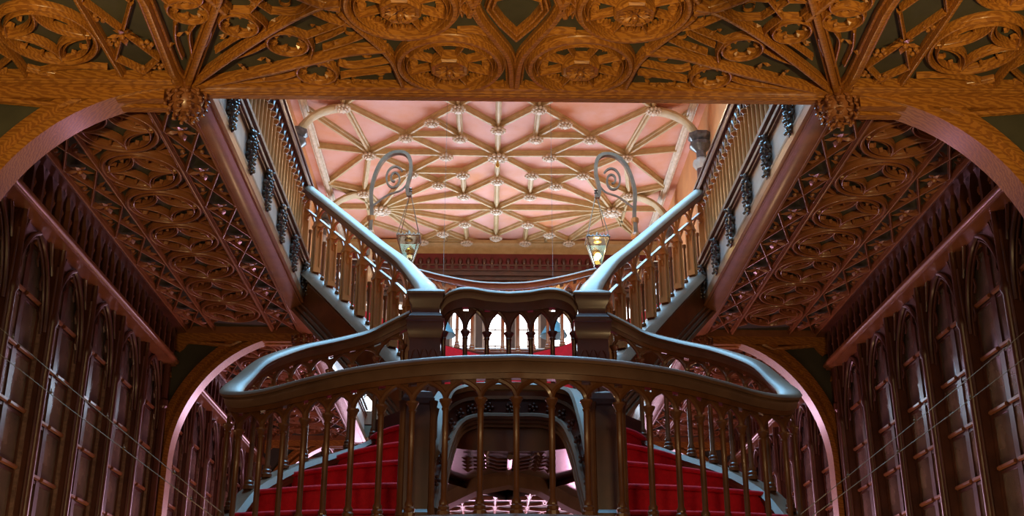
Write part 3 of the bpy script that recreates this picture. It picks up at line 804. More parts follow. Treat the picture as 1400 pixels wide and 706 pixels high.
# inner string: from the lower newel up and round to the front of the high landing, an arch seen from below
IT = [(-.475, 6.62, 1.36), (-.45, 6.78, 1.60), (-.415, 6.95, 1.79), (-.33, 7.08, 1.86), (-.2, 7.14, 1.89), (0, 7.16, 1.90)]
IB = [(-.435, 6.62, 1.03), (-.405, 6.76, 1.24), (-.375, 6.90, 1.45), (-.315, 7.04, 1.63), (-.2, 7.12, 1.70), (0, 7.15, 1.71)]
it = cr(IT, 6); ib = cr(IB, 6)
it = it + mx(it)[::-1][1:]; ib = ib + mx(ib)[::-1][1:]
n = len(it)
def ribbon(A, Bp, off, t):
    vs = []
    for a, b in zip(A, Bp): vs += [a + V(off), b + V(off), b + V(off) + V((0, t, 0)), a + V(off) + V((0, t, 0))]
    fs = []
    for i in range(len(A) - 1):
        for k in range(4):
            j = (k + 1) % 4; fs.append((i * 4 + k, (i + 1) * 4 + k, (i + 1) * 4 + j, i * 4 + j))
    fs += [(0, 1, 2, 3), tuple((len(A) - 1) * 4 + k for k in (3, 2, 1, 0))]
    return MB().add(vs, fs)
ribbon(it, ib, (0, 0, 0), .07).build('inner_string', 'newel', stair)
mb = MB(); mb.sweep([p + V((0, .02, .03)) for p in it], [(-.06, 0), (-.045, .02), (.045, .02), (.06, 0), (.045, -.03), (-.045, -.03)]); mb.build('inner_string_cap', 'rail', stair)
mb = MB(); mb.sweep([p.lerp(q, .28) + V((0, -.012, 0)) for p, q in zip(it, ib)], [(-.016, -.01), (.016, -.01), (.016, .01), (-.016, .01)])
for f, s_ in ((.93, .022), (1.05, .018), (1.17, .014)):
    mb.tube([p.lerp(q, f) + V((0, -.02 + (f - .93) * .25, 0)) for p, q in zip(it, ib)], s_, 8)
mb.build('arch_moulding', 'rail', stair)
# leaf crockets on the arch panel
for i in range(2, n - 2, 4):
    mb = MB()
    c = it[i].lerp(ib[i], .62) + V((0, -.015, 0))
    for k in range(5):
        a = 2 * pi * k / 5
        mb.ball((c.x + .024 * cos(a), c.y, c.z + .024 * sin(a)), .012, 6, 4)
    mb.ball(c, .014, 6, 4)
    mb.build('leaf_ornament', 'newel', stair)
# high landing slab with its pointed rear edge and carved underside
LU = 1.50
poly = [(p.x, p.y + .06) for p in it if abs(p.x) < .42] + [(.56, 7.35), (.95, 7.9), (.95, 9.9), (.46, 8.8), (.2, 8.1), (0, 7.88), (-.2, 8.1), (-.46, 8.8), (-.95, 9.9), (-.95, 7.9), (-.56, 7.35)]
MB().prism(poly, LU + .02, 1.87).build('upper_landing', 'newel', stair)
mb = MB()
rearp = [(-.95, 9.9), (-.46, 8.8), (-.2, 8.1), (0, 7.88), (.2, 8.1), (.46, 8.8), (.95, 9.9)]
mb.sweep([V((x, y, LU)) for x, y in rearp], [(-.03, -.04), (.03, -.04), (.03, .08), (.01, .10), (-.03, .08)], DN)
mb.build('rear_edge_moulding', 'rail', stair)
mb = MB()   # carved tree on the underside
def branch(x, y, a, L_, w, dep):
    if dep == 0 or L_ < .05: return
    e = V((x + L_ * cos(a), y + L_ * sin(a), 0)); z = LU + .005
    mb.tube([V((x, y, z)), V(((x + e.x) / 2 + .02 * sin(a * 5), (y + e.y) / 2, z - .01)), V((e.x, e.y, z))], w, 6)
    mb.leaf((e.x, e.y, z), (e.x + .08 * cos(a + .5), e.y + .08 * sin(a + .5), z), .04, (0, 0, -1), .025)
    for d in (-.8, .8): branch(e.x, e.y, a + d, L_ * .72, w * .75, dep - 1)
for x0 in (0,):
    mb.tube([V((0, 7.82, LU)), V((0, 7.3, LU))], .02, 8)
    for k in range(4):
        for s_ in (0, pi): branch(0, 7.75 - k * .12, s_ + (-.5 if s_ == 0 else .5), .15, .009, 2)
mb.build('carved_underside', 'case', stair)

# ---- upper flights
NS = [(-.585, 7.80), (-.68, 8.2), (-.83, 8.5), (-1.05, 8.9), (-1.45, 9.55), (-1.97, 10.3)]
NZ = [2.80, 3.08, 3.34, 3.63, 4.17, 4.84]
HB = .80
N_rail = [(-.565, 7.80, 2.79), (-.60, 7.92, 2.90), (-.66, 8.12, 3.03), (-.83, 8.5, 3.33), (-1.05, 8.9, 3.63), (-1.45, 9.55, 4.17), (-1.97, 10.33, 4.84)]
Fr = [(0, 11.3, 4.145), (-.27, 11.33, 4.17), (-.62, 11.42, 4.27), (-.98, 11.6, 4.43), (-1.40, 11.9, 4.62), (-1.95, 12.35, 4.82)]
fl_ = Path(cr(Fr, 6)); nl_ = Path(cr([N_rail[0]] + N_rail[2:], 6))
def at_h(path, h):   # point of a rising path at rail height h
    for a, b in zip(path.p, path.p[1:]):
        if (a.z - h) * (b.z - h) <= 0 and abs(a.z - b.z) > 1e-6: return a.lerp(b, (h - a.z) / (b.z - a.z))
    return path.p[0] if h < path.p[0].z else path.p[-1]
nst = 12; h0 = 1.87; dh = (3.93 - h0) / nst
cont = []
for k in range(nst + 1):
    h = h0 + dh * k
    N_ = at_h(nl_, h + HB + .06)
    if h + HB < 4.145: F_ = V((0, 8.75 + (h - h0) / (4.145 - HB - h0) * (11.25 - 8.75), 0))
    else: F_ = at_h(fl_, h + HB)
    cont.append((h, V((N_.x, N_.y, 0)), V((F_.x, F_.y, 0))))
for k in range(nst):
    h, a, b = cont[k]; h2, c, d = cont[k + 1]
    mb = MB()
    q = []
    if b.x > -.02:
        pts = [(a.x, a.y), (a.x * .45, a.y * .35 + b.y * .65), (b.x, b.y), (-a.x * .45, a.y * .35 + b.y * .65), (-a.x, a.y), (-c.x, c.y + .02)] + ([(0, d.y + .02)] if d.x > -.02 else [(-d.x, d.y + .02), (d.x, d.y + .02)]) + [(c.x, c.y + .02)]
        polys = [pts]
    else:
        polys = [[(s_ * p.x, p.y) for p in (a, b, d, c)] for s_ in (1, -1)]
    for P_ in polys:
        cx = sum(p[0] for p in P_) / len(P_); cy = sum(p[1] for p in P_) / len(P_)
        mb.prism(P_, h - dh - .02, h)
    s = mb.build('step', 'carpet', stair)
for sx in (-1, 1):
    side = 'left' if sx < 0 else 'right'
    pts = cr(N_rail, 6); pts = pts if sx < 0 else mx(pts)
    P = Path(pts)
    t = thing('stair_balustrade', 'honey coloured gothic balustrade climbing from the %s upper newel to the %s gallery' % (side, side), 'balustrade', 'balustrades of the two upper flights')
    sc = [1.25 - .25 * min(1, i / 14) for i in range(61)]
    handrail(P, 0, P.L, 60, .14, .10, 'rail', t, sc)
    mb = MB(); mb.sweep([p + V((0, 0, -.09)) for p in P.sub(.02, P.L, 50)], [(-.028, 0), (.028, 0), (.024, -.03), (-.024, -.03)]); mb.build('rail_apron', 'stair', t)
    nP = 8; s0, s1 = .25, P.L - .08; ds = (s1 - s0) / nP
    # clustered posts with pinnacles, framed lights between
    for i in range(nP + 1):
        s_ = s0 + ds * i; p = P.at(s_); a = P.ang(s_); zb = p.z - HB
        mb = MB()
        mb.box((-.036, -.036, 0), (.036, .036, .05)); mb.box((-.024, -.024, .05), (.024, .024, .46))
        for c in ((-.028, -.028), (.028, -.028), (.028, .028), (-.028, .028)): mb.lathe([(.011, .04), (.011, .46)], (c[0], c[1], 0), 6)
        mb.box((-.042, -.042, .45), (.042, .042, .475)); mb.box((-.034, -.034, .475), (.034, .034, .50))
        mb.lathe([(.036, .50), (.03, .53), (.012, .62), (.0, .66)], (0, 0, 0), 4, pi / 4)
        mb.lathe([(.014, .5), (.014, .70)], (0, 0, 0), 6)
        o = mb.build('gothic_post', 'honey', t); o.location = (p.x, p.y, zb); o.rotation_euler = (0, 0, a)
    for i in range(nP):
        sa, sb = s0 + ds * i, s0 + ds * (i + 1); sm = (sa + sb) / 2
        mb = MB()
        for (u, v) in ((sa, sm), (sb, sm)):
            arch_bar(mb, arc_pts(P, u + (v - u) * .12, v, -HB + .36, .17), 1.0)
            arch_bar(mb, arc_pts(P, u, v, -HB + .50, .20), 1.2)
            q = arc_pts(P, u + (v - u) * .12, v, -HB + .36, .17)
            mb.ball(q[4] + (q[-1] - q[4]) * .2 + V((0, 0, -.03)), .014, 6, 4)
        mb.build('pointed_arch', 'honey', t)
        mb = MB(); p = P.at(sm); mb.lathe([(.02, 0), (.02, .02), (.011, .03), (.011, .33), (.018, .35), (.018, .37)], (p.x, p.y, p.z - HB), 8); mb.build('colonnette', 'stair', t)
        mb = MB(); mb.sweep(P.sub(sa + .03, sb - .03, 3, -HB + .545), [(-.016, -.010), (.016, -.010), (.016, .008), (-.016, .008)]); mb.build('cross_bar', 'honey', t)
    # string below
    st = MB(); st.sweep([p + V((0, 0, -HB)) for p in P.p], [(-.105, -.065), (-.085, -.03), (-.05, 0), (.05, 0), (.085, -.03), (.105, -.065), (.09, -.085), (-.09, -.085)]); st.build('flight_string_cap', 'rail', stair)
    st = MB(); st.sweep([p + V((0, 0, -HB - .05)) for p in P.p], [(-.035, 0), (.035, 0), (.035, -.42), (-.035, -.42)]); st.build('flight_string_panel', 'stair', stair)
    st = MB()
    for dz, w, h_ in ((-.10, .046, .014), (-.13, .042, .010), (-.37, .048, .014), (-.42, .056, .03), (-.47, .07, .04)):
        st.sweep([p + V((0, 0, -HB + dz)) for p in P.p], [(-w, 0), (w, 0), (w, -h_), (-w, -h_)])
    st.build('flight_string_moulding', 'rail', stair)
# sloped undersides of the upper flights
mb = MB()
vs = []
for (h, a, b) in cont: vs += [V((a.x, a.y, h - .40)), V((b.x, b.y, h - .40)), V((-b.x, b.y, h - .40)), V((-a.x, a.y, h - .40))]
fs = []
for i in range(len(cont) - 1):
    for k in range(3): fs.append((i * 4 + k, i * 4 + k + 1, (i + 1) * 4 + k + 1, (i + 1) * 4 + k))
sv = vs + [v + V((0, 0, .12)) for v in vs]; nn = len(vs)
fs = fs + [tuple(nn + i for i in f)[::-1] for f in fs]
MB().add(sv, fs).build('flight_underside', 'newel', stair, fix=False)

# far rail curve that joins both flights
Pf = Path([V(p) for p in cr(Fr, 6)][::-1] + mx(cr(Fr, 6))[1:])
t = thing('stair_balustrade', 'balustrade with thin blue-lit rail sagging in a curve behind the bridge, joining both upper flights', 'balustrade', None)
handrail(Pf, 0, Pf.L, 60, .10, .07, 'rail', t)
PB2 = Proto('baluster', baluster_mb(.50, .018), 'oak_side')
balustrade(t, Pf, .05, Pf.L - .05, 28, .77, .50, .10, 'oak_side', 'oak_side', PB2)
mb = MB(); mb.sweep([p + V((0, 0, -.77)) for p in Pf.p], [(-.06, -.05), (-.06, 0), (.06, 0), (.06, -.05), (.05, -.22), (-.05, -.22)]); mb.build('base_rail', 'newel', t)
mb = MB(); 
for dz in (-.06, -.10): mb.sweep([p + V((0, 0, -.77 + dz)) for p in Pf.p], [(-.065, 0), (.065, 0), (.065, -.015), (-.065, -.015)])
mb.build('base_moulding', 'frieze', t)

# bridge balustrade between the upper newels
Br = [(-.475, 7.80, 2.70), (-.44, 7.79, 2.765), (-.37, 7.78, 2.802), (-.28, 7.78, 2.812), (-.15, 7.80, 2.798), (0, 7.81, 2.79)]
b1 = cr(Br, 6); Pb = Path(b1 + mx(b1)[::-1][1:])
t = thing('bridge_balustrade', 'short dark balustrade bridging the two upper newels in front of the bright windows', 'balustrade')
handrail(Pb, 0, Pb.L, 50, .12, .085, 'rail', t)
mb = MB(); mb.sweep([p + V((0, 0, -.08)) for p in Pb.p], [(-.03, 0), (.03, 0), (.026, -.07), (-.026, -.07)]); mb.build('rail_apron', 'newel', t)
PB3 = Proto('baluster', baluster_mb(.60, .017), 'newel')
flat = Path([V((p.x, p.y, 2.72)) for p in Pb.p])
balustrade(t, flat, .015, flat.L - .015, 6, .83, .60, .06, 'newel', 'newel', PB3)
MB().box((-.47, 7.72, 1.83), (.47, 7.86, 1.90)).build('base_rail', 'newel', t)

# ---- newels
def newel(x, y, zb, zt, w, label, grp, caps):
    t = thing('newel_post', label, 'newel post', grp)
    h = w / 2
    def frustum(z0, z1, a, b, m, nm):
        mb = MB().lathe([(a * sqrt(2), z0), (b * sqrt(2), z1)], (x, y, 0), 4, pi / 4); mb.build(nm, m, t)
    mb = MB()
    if caps:
        frustum(zb, zb + .06, h * 1.1, h * 1.05, 'newel', 'plinth')
        frustum(zb + .06, zt - .34, h * .96, h * .90, 'newel', 'shaft')
        for k, (dx, dy) in enumerate(((0, -1), (-1, 0), (1, 0))):
            pm = MB()
            for c in (-.5, 0, .5):
                for s_ in (-1, 1):
                    q = []
                    for i in range(6):
                        a = i / 5 * 1.25
                        u = c * h + s_ * (h * .26) * cos(a) * 1.0; z = zt - .52 + .09 * sin(a)
                        q.append(V((x + (u if dy else dx * h * .935), y + (dy * h * .935 if dy else u), z)))
                    q = [q[0] - V((0, 0, .25))] + q
                    pm.tube(q, .0055, 5)
            pm.build('blind_arches', 'newel', t)
        mb = MB().lathe([(h * .92 * sqrt(2), zt - .35), (h * 1.04 * sqrt(2), zt - .31), (h * 1.10 * sqrt(2), zt - .27), (h * 1.10 * sqrt(2), zt - .235), (h * 1.15 * sqrt(2), zt - .23), (h * 1.15 * sqrt(2), zt - .215), (h * .95 * sqrt(2), zt - .205)], (x, y, 0), 4, pi / 4); mb.build('necking', 'newel', t)
        mb = MB().lathe([(h * .98 * sqrt(2), zt - .21), (h * 1.0 * sqrt(2), zt - .19), (h * .82 * sqrt(2), zt - .16), (h * .82 * sqrt(2), zt - .11), (h * 1.0 * sqrt(2), zt - .075), (h * 1.04 * sqrt(2), zt - .03)], (x, y, 0), 4, pi / 4); mb.build('cap_block', 'newel', t)
        mb = MB().lathe([(h * 1.12 * sqrt(2), zt - .03), (h * 1.14 * sqrt(2), zt - .015), (h * 1.05 * sqrt(2), zt + .0), (h * .5 * sqrt(2), zt + .03), (0, zt + .035)], (x, y, 0), 4, pi / 4); mb.build('cap_top', 'rail', t)
    else:
        frustum(zb, zb + .03, h * 1.25, h * 1.2, 'rail', 'plinth'); frustum(zb + .03, zb + .12, h * 1.05, h * 1.0, 'newel', 'lower_block')
        mb = MB().lathe([(h * 1.1 * sqrt(2), zb + .12), (h * 1.1 * sqrt(2), zb + .14), (h * .92 * sqrt(2), zb + .16), (h * .90 * sqrt(2), zt - .16), (h * 1.0 * sqrt(2), zt - .15), (h * 1.0 * sqrt(2), zt - .12)], (x, y, 0), 4, pi / 4)
        mb.build('shaft', 'newel', t)
        mb = MB()
        for dx in (-1, 1):
            for dy in (-1, 1): mb.lathe([(.026, zb + .12), (.018, zb + .18), (.018, zt - .2), (.028, zt - .14)], (x + dx * h * .92, y + dy * h * .92, 0), 8)
        mb.build('corner_colonnettes', 'stair', t)
        MB().lathe([(h * .95 * sqrt(2), zt - .12), (h * .8 * sqrt(2), zt - .08), (0, zt - .05)], (x, y, 0), 4, pi / 4).build('pointed_cap', 'newel', t)
    return t
for sx in (-1, 1):
    sd = 'left' if sx < 0 else 'right'
    newel(sx * .585, 7.80, 1.84, 2.765, .235, 'square dark newel post with moulded cap at the %s end of the bridge' % sd, 'upper newels beside the bridge', True)
    newel(sx * .545, 6.60, .885, 1.80, .19, 'dark pointed newel behind the front balusters at the %s foot of the red steps' % ('left' if sx < 0 else 'right'), 'lower newels beside the red steps', False)

# ------------------------------------------------------------------ gallery balustrades
PB4 = Proto('baluster', baluster_mb(.56, .02), 'honey')
for sx in (-1, 1):
    sd = 'left' if sx < 0 else 'right'
    P = Path([V((sx * 1.925, 6.3, 4.82)), V((sx * 1.925, 10.35, 4.82))] if sx < 0 else [V((sx * 1.925, 6.3, 4.82)), V((sx * 1.925, 10.35, 4.82))])
    t = thing('gallery_balustrade', 'straight balustrade of close slender balusters along the edge of the %s upper gallery' % sd, 'balustrade', 'balustrades of the side galleries')
    handrail(P, 0, P.L, 2, .12, .10, 'newel', t)
    balustrade(t, P, .1, P.L - .25, 28, .84, .56, .12, 'honey', 'newel', PB4, cross=True)
    MB().box((sx * 1.925 - .05, 10.22, 3.96), (sx * 1.925 + .05, 10.32, 4.73)).build('end_post', 'honey', t)
    P2 = Path([V((sx * 1.925, 12.4, 4.82)), V((sx * 1.925, Y3, 4.82))])
    t = thing('gallery_balustrade', 'balustrade of the %s gallery beyond the stair, running to the far gallery' % sd, 'balustrade', 'balustrades beyond the stair')
    handrail(P2, 0, P2.L, 2, .12, .10, 'newel', t); balustrade(t, P2, .1, P2.L - .1, 20, .84, .56, .12, 'honey', 'newel', PB4, cross=False)
# far gallery: floor, soffit, front balustrade
rg = struct(MB().box((-1.95, Y3, H1 + .24), (1.95, YE - .26, 3.93)).build('trim_30', 'floor'))
t = thing('gallery_balustrade', 'low brown balustrade across the far gallery below the windows', 'balustrade')
P = Path([V((-1.95, Y3 + .06, 4.88)), V((1.95, Y3 + .06, 4.88))]); handrail(P, 0, P.L, 2, .12, .10, 'oak_side', t)
PB5 = Proto('baluster', baluster_mb(.60, .02), 'frieze'); balustrade(t, P, .05, P.L - .05, 14, .90, .60, .12, 'frieze', 'frieze', PB5)
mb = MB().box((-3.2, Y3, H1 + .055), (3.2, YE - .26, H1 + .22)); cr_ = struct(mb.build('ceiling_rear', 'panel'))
mb = MB()
for i in range(-5, 6):
    for j in range(13):
        x = i * .6 + (.3 if j % 2 else 0); y = Y3 + .5 + j * .58
        if abs(x) < 3.1 and y < YE - .5: rib(mb, circ((x, y), .33, 24), .04, .07, closed=True)
mb.build('circle_tracery', 'oak_side', cr_)
mb = MB()
for i in range(-5, 6): rib(mb, [(i * .6, Y3), (i * .6, YE - .3)], .05, .08, H1 - .005)
for y in (Y3 + .08, Y3 + 2.4, Y3 + 4.8): rib(mb, [(-3.2, y), (3.2, y)], .12, .09, H1 - .01)
mb.build('long_rib', 'oak_side', cr_)

# ------------------------------------------------------------------ transverse arches with spandrels
def side_arch(sx, y, th_, label):
    mb = MB()
    a, b = 1.19, 1.28; cx, cz = 2.0, 2.2
    arc = [V((sx * (cx + a * sin(t)), y, cz + b * cos(t))) for t in [pi / 2 * i / 26 for i in range(27)]]
    path = arc + [V((sx * (cx + a), y, FL))]
    # broad moulded soffit of the arch
    prof = [(-.0, -th_ / 2), (.0, th_ / 2), (.05, th_ / 2), (.06, th_ / 2 - .04), (.10, th_ / 2 - .05), (.12, th_ / 2 - .02), (.17, th_ / 2 - .03), (.17, -th_ / 2 + .03), (.12, -th_ / 2 + .02), (.10, -th_ / 2 + .05), (.06, -th_ / 2 + .04), (.05, -th_ / 2)]
    if sx < 0: pp = [(-p, q) for p, q in prof]
    else: pp = prof
    vs = []
    pts = path
    # frame: outward normal of the arc in the XZ plane
    import itertools
    n = len(pts); m = len(prof)
    for i in range(n):
        t = (pts[min(i + 1, n - 1)] - pts[max(i - 1, 0)]).normalized()
        nrm = V((t.z, 0, -t.x)) * (1 if sx < 0 else -1)
        # outward means towards the wall / up
        if nrm.dot(V((sx, 0, 1))) < 0: nrm = -nrm
        for (p, q) in prof: vs.append(pts[i] + nrm * (p - .0) + V((0, q, 0)))
    fs = []
    for i in range(n - 1):
        for p in range(m): fs.append((i * m + p, (i + 1) * m + p, (i + 1) * m + (p + 1) % m, i * m + (p + 1) % m))
    mb.add(vs, fs); 
    o = trim(mb, 'oak')
    # spandrel: panel field and frame
    sp = MB(); out = [(p.x, p.z) for p in [V((sx * (cx + (a + .14) * sin(t)), 0, cz + (b + .14) * cos(t))) for t in [pi / 2 * i / 20 for i in range(21)]]]
    pl = [(x, y - .03, min(z, H1)) for x, z in out] + [(sx * 3.5, y - .03, 2.2), (sx * 3.5, y - .03, H1), ]
    # drop near-degenerate first points above the soffit line
    sp.extrude(pl, (0, .06, 0)); sp.build('spandrel_panel', 'panel', o)
    fm = MB()
    for yy_ in (y - .055, y + .055):
        # straight frame members and the cusped leaf corner
        fm.box((min(sx * 2.1, sx * 3.5), yy_ - .03, H1 - .09), (max(sx * 2.1, sx * 3.5), yy_ + .03, H1 + .0))
        fm.box((min(sx * 3.36, sx * 3.5), yy_ - .03, 2.0), (max(sx * 3.36, sx * 3.5), yy_ + .03, H1))
        P0 = V((sx * 2.62, yy_, H1 - .09)); 
        fm.tube([V((sx * 2.60, yy_, H1 - .08)), V((sx * 2.70, yy_, H1 - .13)), V((sx * 2.90, yy_, H1 - .11)), V((sx * 3.12, yy_, H1 - .09))], .022, 6)
        fm.extrude([(sx * 3.10, yy_ - .02, H1 - .08), (sx * 3.16, yy_ - .02, H1 - .16), (sx * 3.20, yy_ - .02, H1 - .2), (sx * 3.26, yy_ - .02, H1 - .17), (sx * 3.36, yy_ - .02, H1 - .22), (sx * 3.4, yy_ - .02, H1 - .08)], (0, .04, 0))
        fm.extrude([(sx * 3.4, yy_ - .02, H1 - .3), (sx * 3.27, yy_ - .02, H1 - .36), (sx * 3.25, yy_ - .02, H1 - .45), (sx * 3.31, yy_ - .02, H1 - .5), (sx * 3.33, yy_ - .02, H1 - .75), (sx * 3.4, yy_ - .02, H1 - .85)], (0, .04, 0))
    fm.build('spandrel_frame', 'oak', o)
    # pier below
    pm = MB(); pm.box((min(sx * 3.26, sx * 3.55), y - .17, FL), (max(sx * 3.26, sx * 3.55), y + .17, H1))
    for dy in (-.17, .17): pm.lathe([(.035, FL), (.035, 2.7), (.05, 2.72), (.05, 2.78), (.035, 2.8), (.035, 3.4)], (sx * 3.27, y + dy, 0), 10)
    pm.build('pier', 'case', o)
    return o
for y, w in ((Y1, .20), (Y2, .18), (Y3, .18)):
    for sx in (-1, 1): side_arch(sx, y, w, '')
# arch spandrel towards the hall axis is closed by the beam; carved bosses hang at the springing points
def foliage_mb():
    rnd = random.Random(5); mb = MB(); R_ = .10
    mb.lathe([(0, -.10), (.05, -.095), (.085, -.06), (.10, -.01), (.105, .03), (.09, .05), (.115, .06), (.115, .085), (.09, .09)], seg=14)
    for lvl, (z, rr, n, L_) in enumerate(((-.085, .05, 6, .07), (-.05, .085, 9, .075), (.0, .105, 11, .07), (.04, .108, 12, .05))):
        for k in range(n):
            a = 2 * pi * (k + .5 * (lvl % 2)) / n; d = V((cos(a), sin(a), 0))
            b = d * rr * .9 + V((0, 0, z + .03)); tp = d * (rr + .018) + V((0, 0, z - .035))
            mb.leaf(b, tp, L_ * .75, d + V((0, 0, -.4)), .024)
            mb.ball(tp, .013, 6, 4)
    for k in range(5):
        a = 2 * pi * k / 5; mb.leaf((0, 0, -.09), (.06 * cos(a), .06 * sin(a), -.115), .035, (0, 0, -1), .015)
    mb.ball((0, 0, -.12), .02, 8, 5)
    return mb
PBO = Proto('carved_boss', foliage_mb(), 'oak_side')
for y, yn in ((Y1, 'front beam'), (Y2, 'second cross beam')):
    for sx in (-1, 1):
        o = PBO.put((sx * 1.985, y + .0, H1 - .055), None)
        tag(o, 'round carved leaf boss under the %s at the %s arch' % (yn, 'left' if sx < 0 else 'right'), 'carved ornament', 'carved bosses under the beams')

# ------------------------------------------------------------------ bookcases
UW = .753
FX = 3.30
ordn = ['first', 'second', 'third', 'fourth', 'fifth', 'sixth']
def bookcase_parts(W):
    """local frame: x along the wall (0..W), y into the wall, z up; returns protos"""
    P = {}
    car = (MB().box((0, .19, FL), (W, .215, 3.2)).box((0, .02, FL), (.012, .2, 3.2)).box((W - .012, .02, FL), (W, .2, 3.2)))
    mb = MB()
    for k in range(12): mb.box((.006, .05, FL + .3 + k * .385), (W - .012, .19, FL + .32 + k * .385))
    P['carcass'] = Proto('carcass', car, 'back', (mb, 'case'))
    mb = MB()
    mb.lathe([(.05, FL), (.05, FL + .2), (.03, FL + .25), (.027, 2.55), (.04, 2.58), (.04, 2.62), (.026, 2.66), (.022, 3.16)], (0, -.035, 0), 10)
    mb.box((-.04, -.02, FL), (.04, .06, 3.2)); 
    for s_ in (-1, 1): mb.lathe([(.012, FL), (.012, 3.0)], (s_ * .034, -.024, 0), 8)
    P['post'] = Proto('post', mb, 'case')
    # head: plate with pointed opening, moulded and cusped
    mb = MB(); x0, x1 = .09, W; xm = (x0 + x1) / 2; W_ = x0 + x1; zs = 2.50; za = 3.12; top = 3.2
    def arcx(u): # left half, 0..1 -> (x,z)
        a = u * pi / 2 * .88; return (x0 + (xm - x0) * (1 - cos(a)) / (1 - cos(pi / 2 * .88)), zs + (za - zs) * sin(a) / sin(pi / 2 * .88))
    L_ = [arcx(i / 12) for i in range(13)]
    polyL = [(x0 - .02, 0, zs)] + [(x, 0, z) for x, z in L_] + [(xm, 0, top), (x0 - .02, 0, top)]
    polyL = [(x, .015, z) for x, y, z in polyL]
    mb.extrude(polyL, (0, .03, 0)); mb.extrude([(W_ - x, y, z) for x, y, z in polyL], (0, .03, 0))
    for s_ in (0, 1):
        f = (lambda x: x) if not s_ else (lambda x: W_ - x)
        mb.tube([V((f(x), .0, z)) for x, z in L_], .017, 8)
        mb.tube([V((f(x) + (.03 if not s_ else -.03), .015, z - .02)) for x, z in L_], .009, 6)
        for i in (3, 6, 9):
            x, z = L_[i]; dx = .05 if not s_ else -.05
            mb.tube([V((f(x), .02, z)), V((f(x) + dx * .9, .02, z - .035)), V((f(x) + dx * 1.1, .02, z - .09)), V((f(x) + dx * .5, .02, z - .13))], .009, 5)
        # leaf in the spandrel
        mb.tube([V((f(x0 + .03), .0, 3.16)), V((f(x0 + .09), .0, 3.15)), V((f(x0 + .05), .0, 3.02)), V((f(x0 + .015), .0, 2.92))], .010, 6)
        mb.tube([V((f(x0 + .14), .0, 3.17)), V((f(x0 + .10), .0, 3.10)), V((f(x0 + .05), .0, 2.98))], .008, 6)
    P['head'] = Proto('arched_head', mb, 'case')
    dw = (W - .094) / 2
    mb = MB(); z0, z1 = FL + .2, 3.15
    mb.box((0, .045, z0), (.035, .075, z1)); mb.box((dw - .035, .045, z0), (dw, .075, z1)); mb.box((0, .045, z0), (dw, .075, z0 + .06)); mb.box((0, .045, z1 - .05), (dw, .075, z1))
    dmb = mb; mb = MB()
    for k in range(12):
        z = FL + .34 + k * .385
        mb.lathe([(.017, 0), (.017, dw - .06)], (.03, .038, z), 6, axis=(1, 0, 0))
    P['door'] = Proto('door', dmb, 'case', (mb, 'oak_side'))  # glazing bars coloured lighter to hold the highlight they catch
    P['pane'] = Proto('pane', MB().box((.03, .056, z0 + .05), (dw - .03, .060, z1 - .04)), 'glass')
    P['dw'] = dw
    return P
BP = bookcase_parts(UW)
for sx in (-1, 1):
    sd = 'left' if sx < 0 else 'right'
    for bay, ys in ((0, Y1 + .17), (1, Y2 + .17)):
        for k in range(6):
            where = '%s wall between the first two piers' % sd if bay == 0 else '%s wall beyond the second pier' % sd
            if k == 5: pos = 'last'
            else: pos = ordn[k]
            t = thing('bookcase', 'tall dark glazed gothic bookcase, %s along the %s' % (pos, where), 'bookcase', 'glazed bookcases along the walls')
            if sx < 0: t.location = (-FX, ys + k * .755 , 0); t.rotation_euler = (0, 0, pi / 2)
            else: t.location = (FX, ys + k * .755 + UW, 0); t.rotation_euler = (0, 0, -pi / 2)
            BP['carcass'].put((0, 0, 0), t)
            BP['post'].put((.046, 0, 0), t)
            BP['head'].put((0, 0, 0), t)
            for j in (0, 1):
                d = BP['door'].put((.092 + j * BP['dw'], 0, 0), t); BP['pane'].put((0, 0, 0), d)
# cornice roll and frieze with little niches above the bookcases
def fr_flower():
    mb = MB()
    for k in range(4):
        a = k * pi / 2 + pi / 4; mb.leaf((0, 0, 0), (0.012, .04 * cos(a), .04 * sin(a)), .03, (1, 0, 0), .016)
    mb.ball((.012, 0, 0), .012, 6, 4); return mb
for sx in (-1, 1):
    for (ya, yb) in ((Y1 + .1, Y2 - .1), (Y2 + .1, Y3 - .1)):
        mb = MB(); x = sx * 3.2
        mb.tube([(x, ya, 3.185), (x, yb, 3.185)], .026, 12)
        a, b = sorted((sx * 3.2, sx * 3.34)); mb.box((a, ya, 3.14), (b, yb, 3.165)); mb.box((a, ya, 3.205), (b, yb, 3.23))
        r_ = trim(mb, 'oak_side')
        mb = MB(); a, b = sorted((sx * 3.27, sx * 3.34)); mb.box((a, ya, 3.2), (b, yb, 3.56)); 
        a, b = sorted((sx * 3.14, sx * 3.3)); mb.box((a, ya, 3.485), (b, yb, 3.56))
        mb.build('frieze_board', 'case', r_)
        mb = MB(); y = ya + .06
        nm = MB()
        while y < yb - .1:
            a, b = sorted((sx * 3.205, sx * 3.28)); mb.box((a, y - .018, 3.22), (b, y + .018, 3.50))
            for s_ in (-1, 1):
                mb.extrude([(a, y, 3.50), (a, y + s_ * .075, 3.50), (a, y + s_ * .045, 3.46), (a, y + s_ * .018, 3.40)], (b - a, 0, 0))
            c = V((sx * 3.245, y + .09, 3.35))
            for k in range(6):
                q = 2 * pi * k / 6; nm.ball((c.x, c.y + .026 * cos(q), c.z + .026 * sin(q)), .013, 6, 4)
            nm.ball(c + V((-sx * .01, 0, 0)), .015, 6, 4)
            y += .18
        mb.build('frieze_niches', 'case', r_); nm.build('frieze_rosettes', 'oak_side', r_)

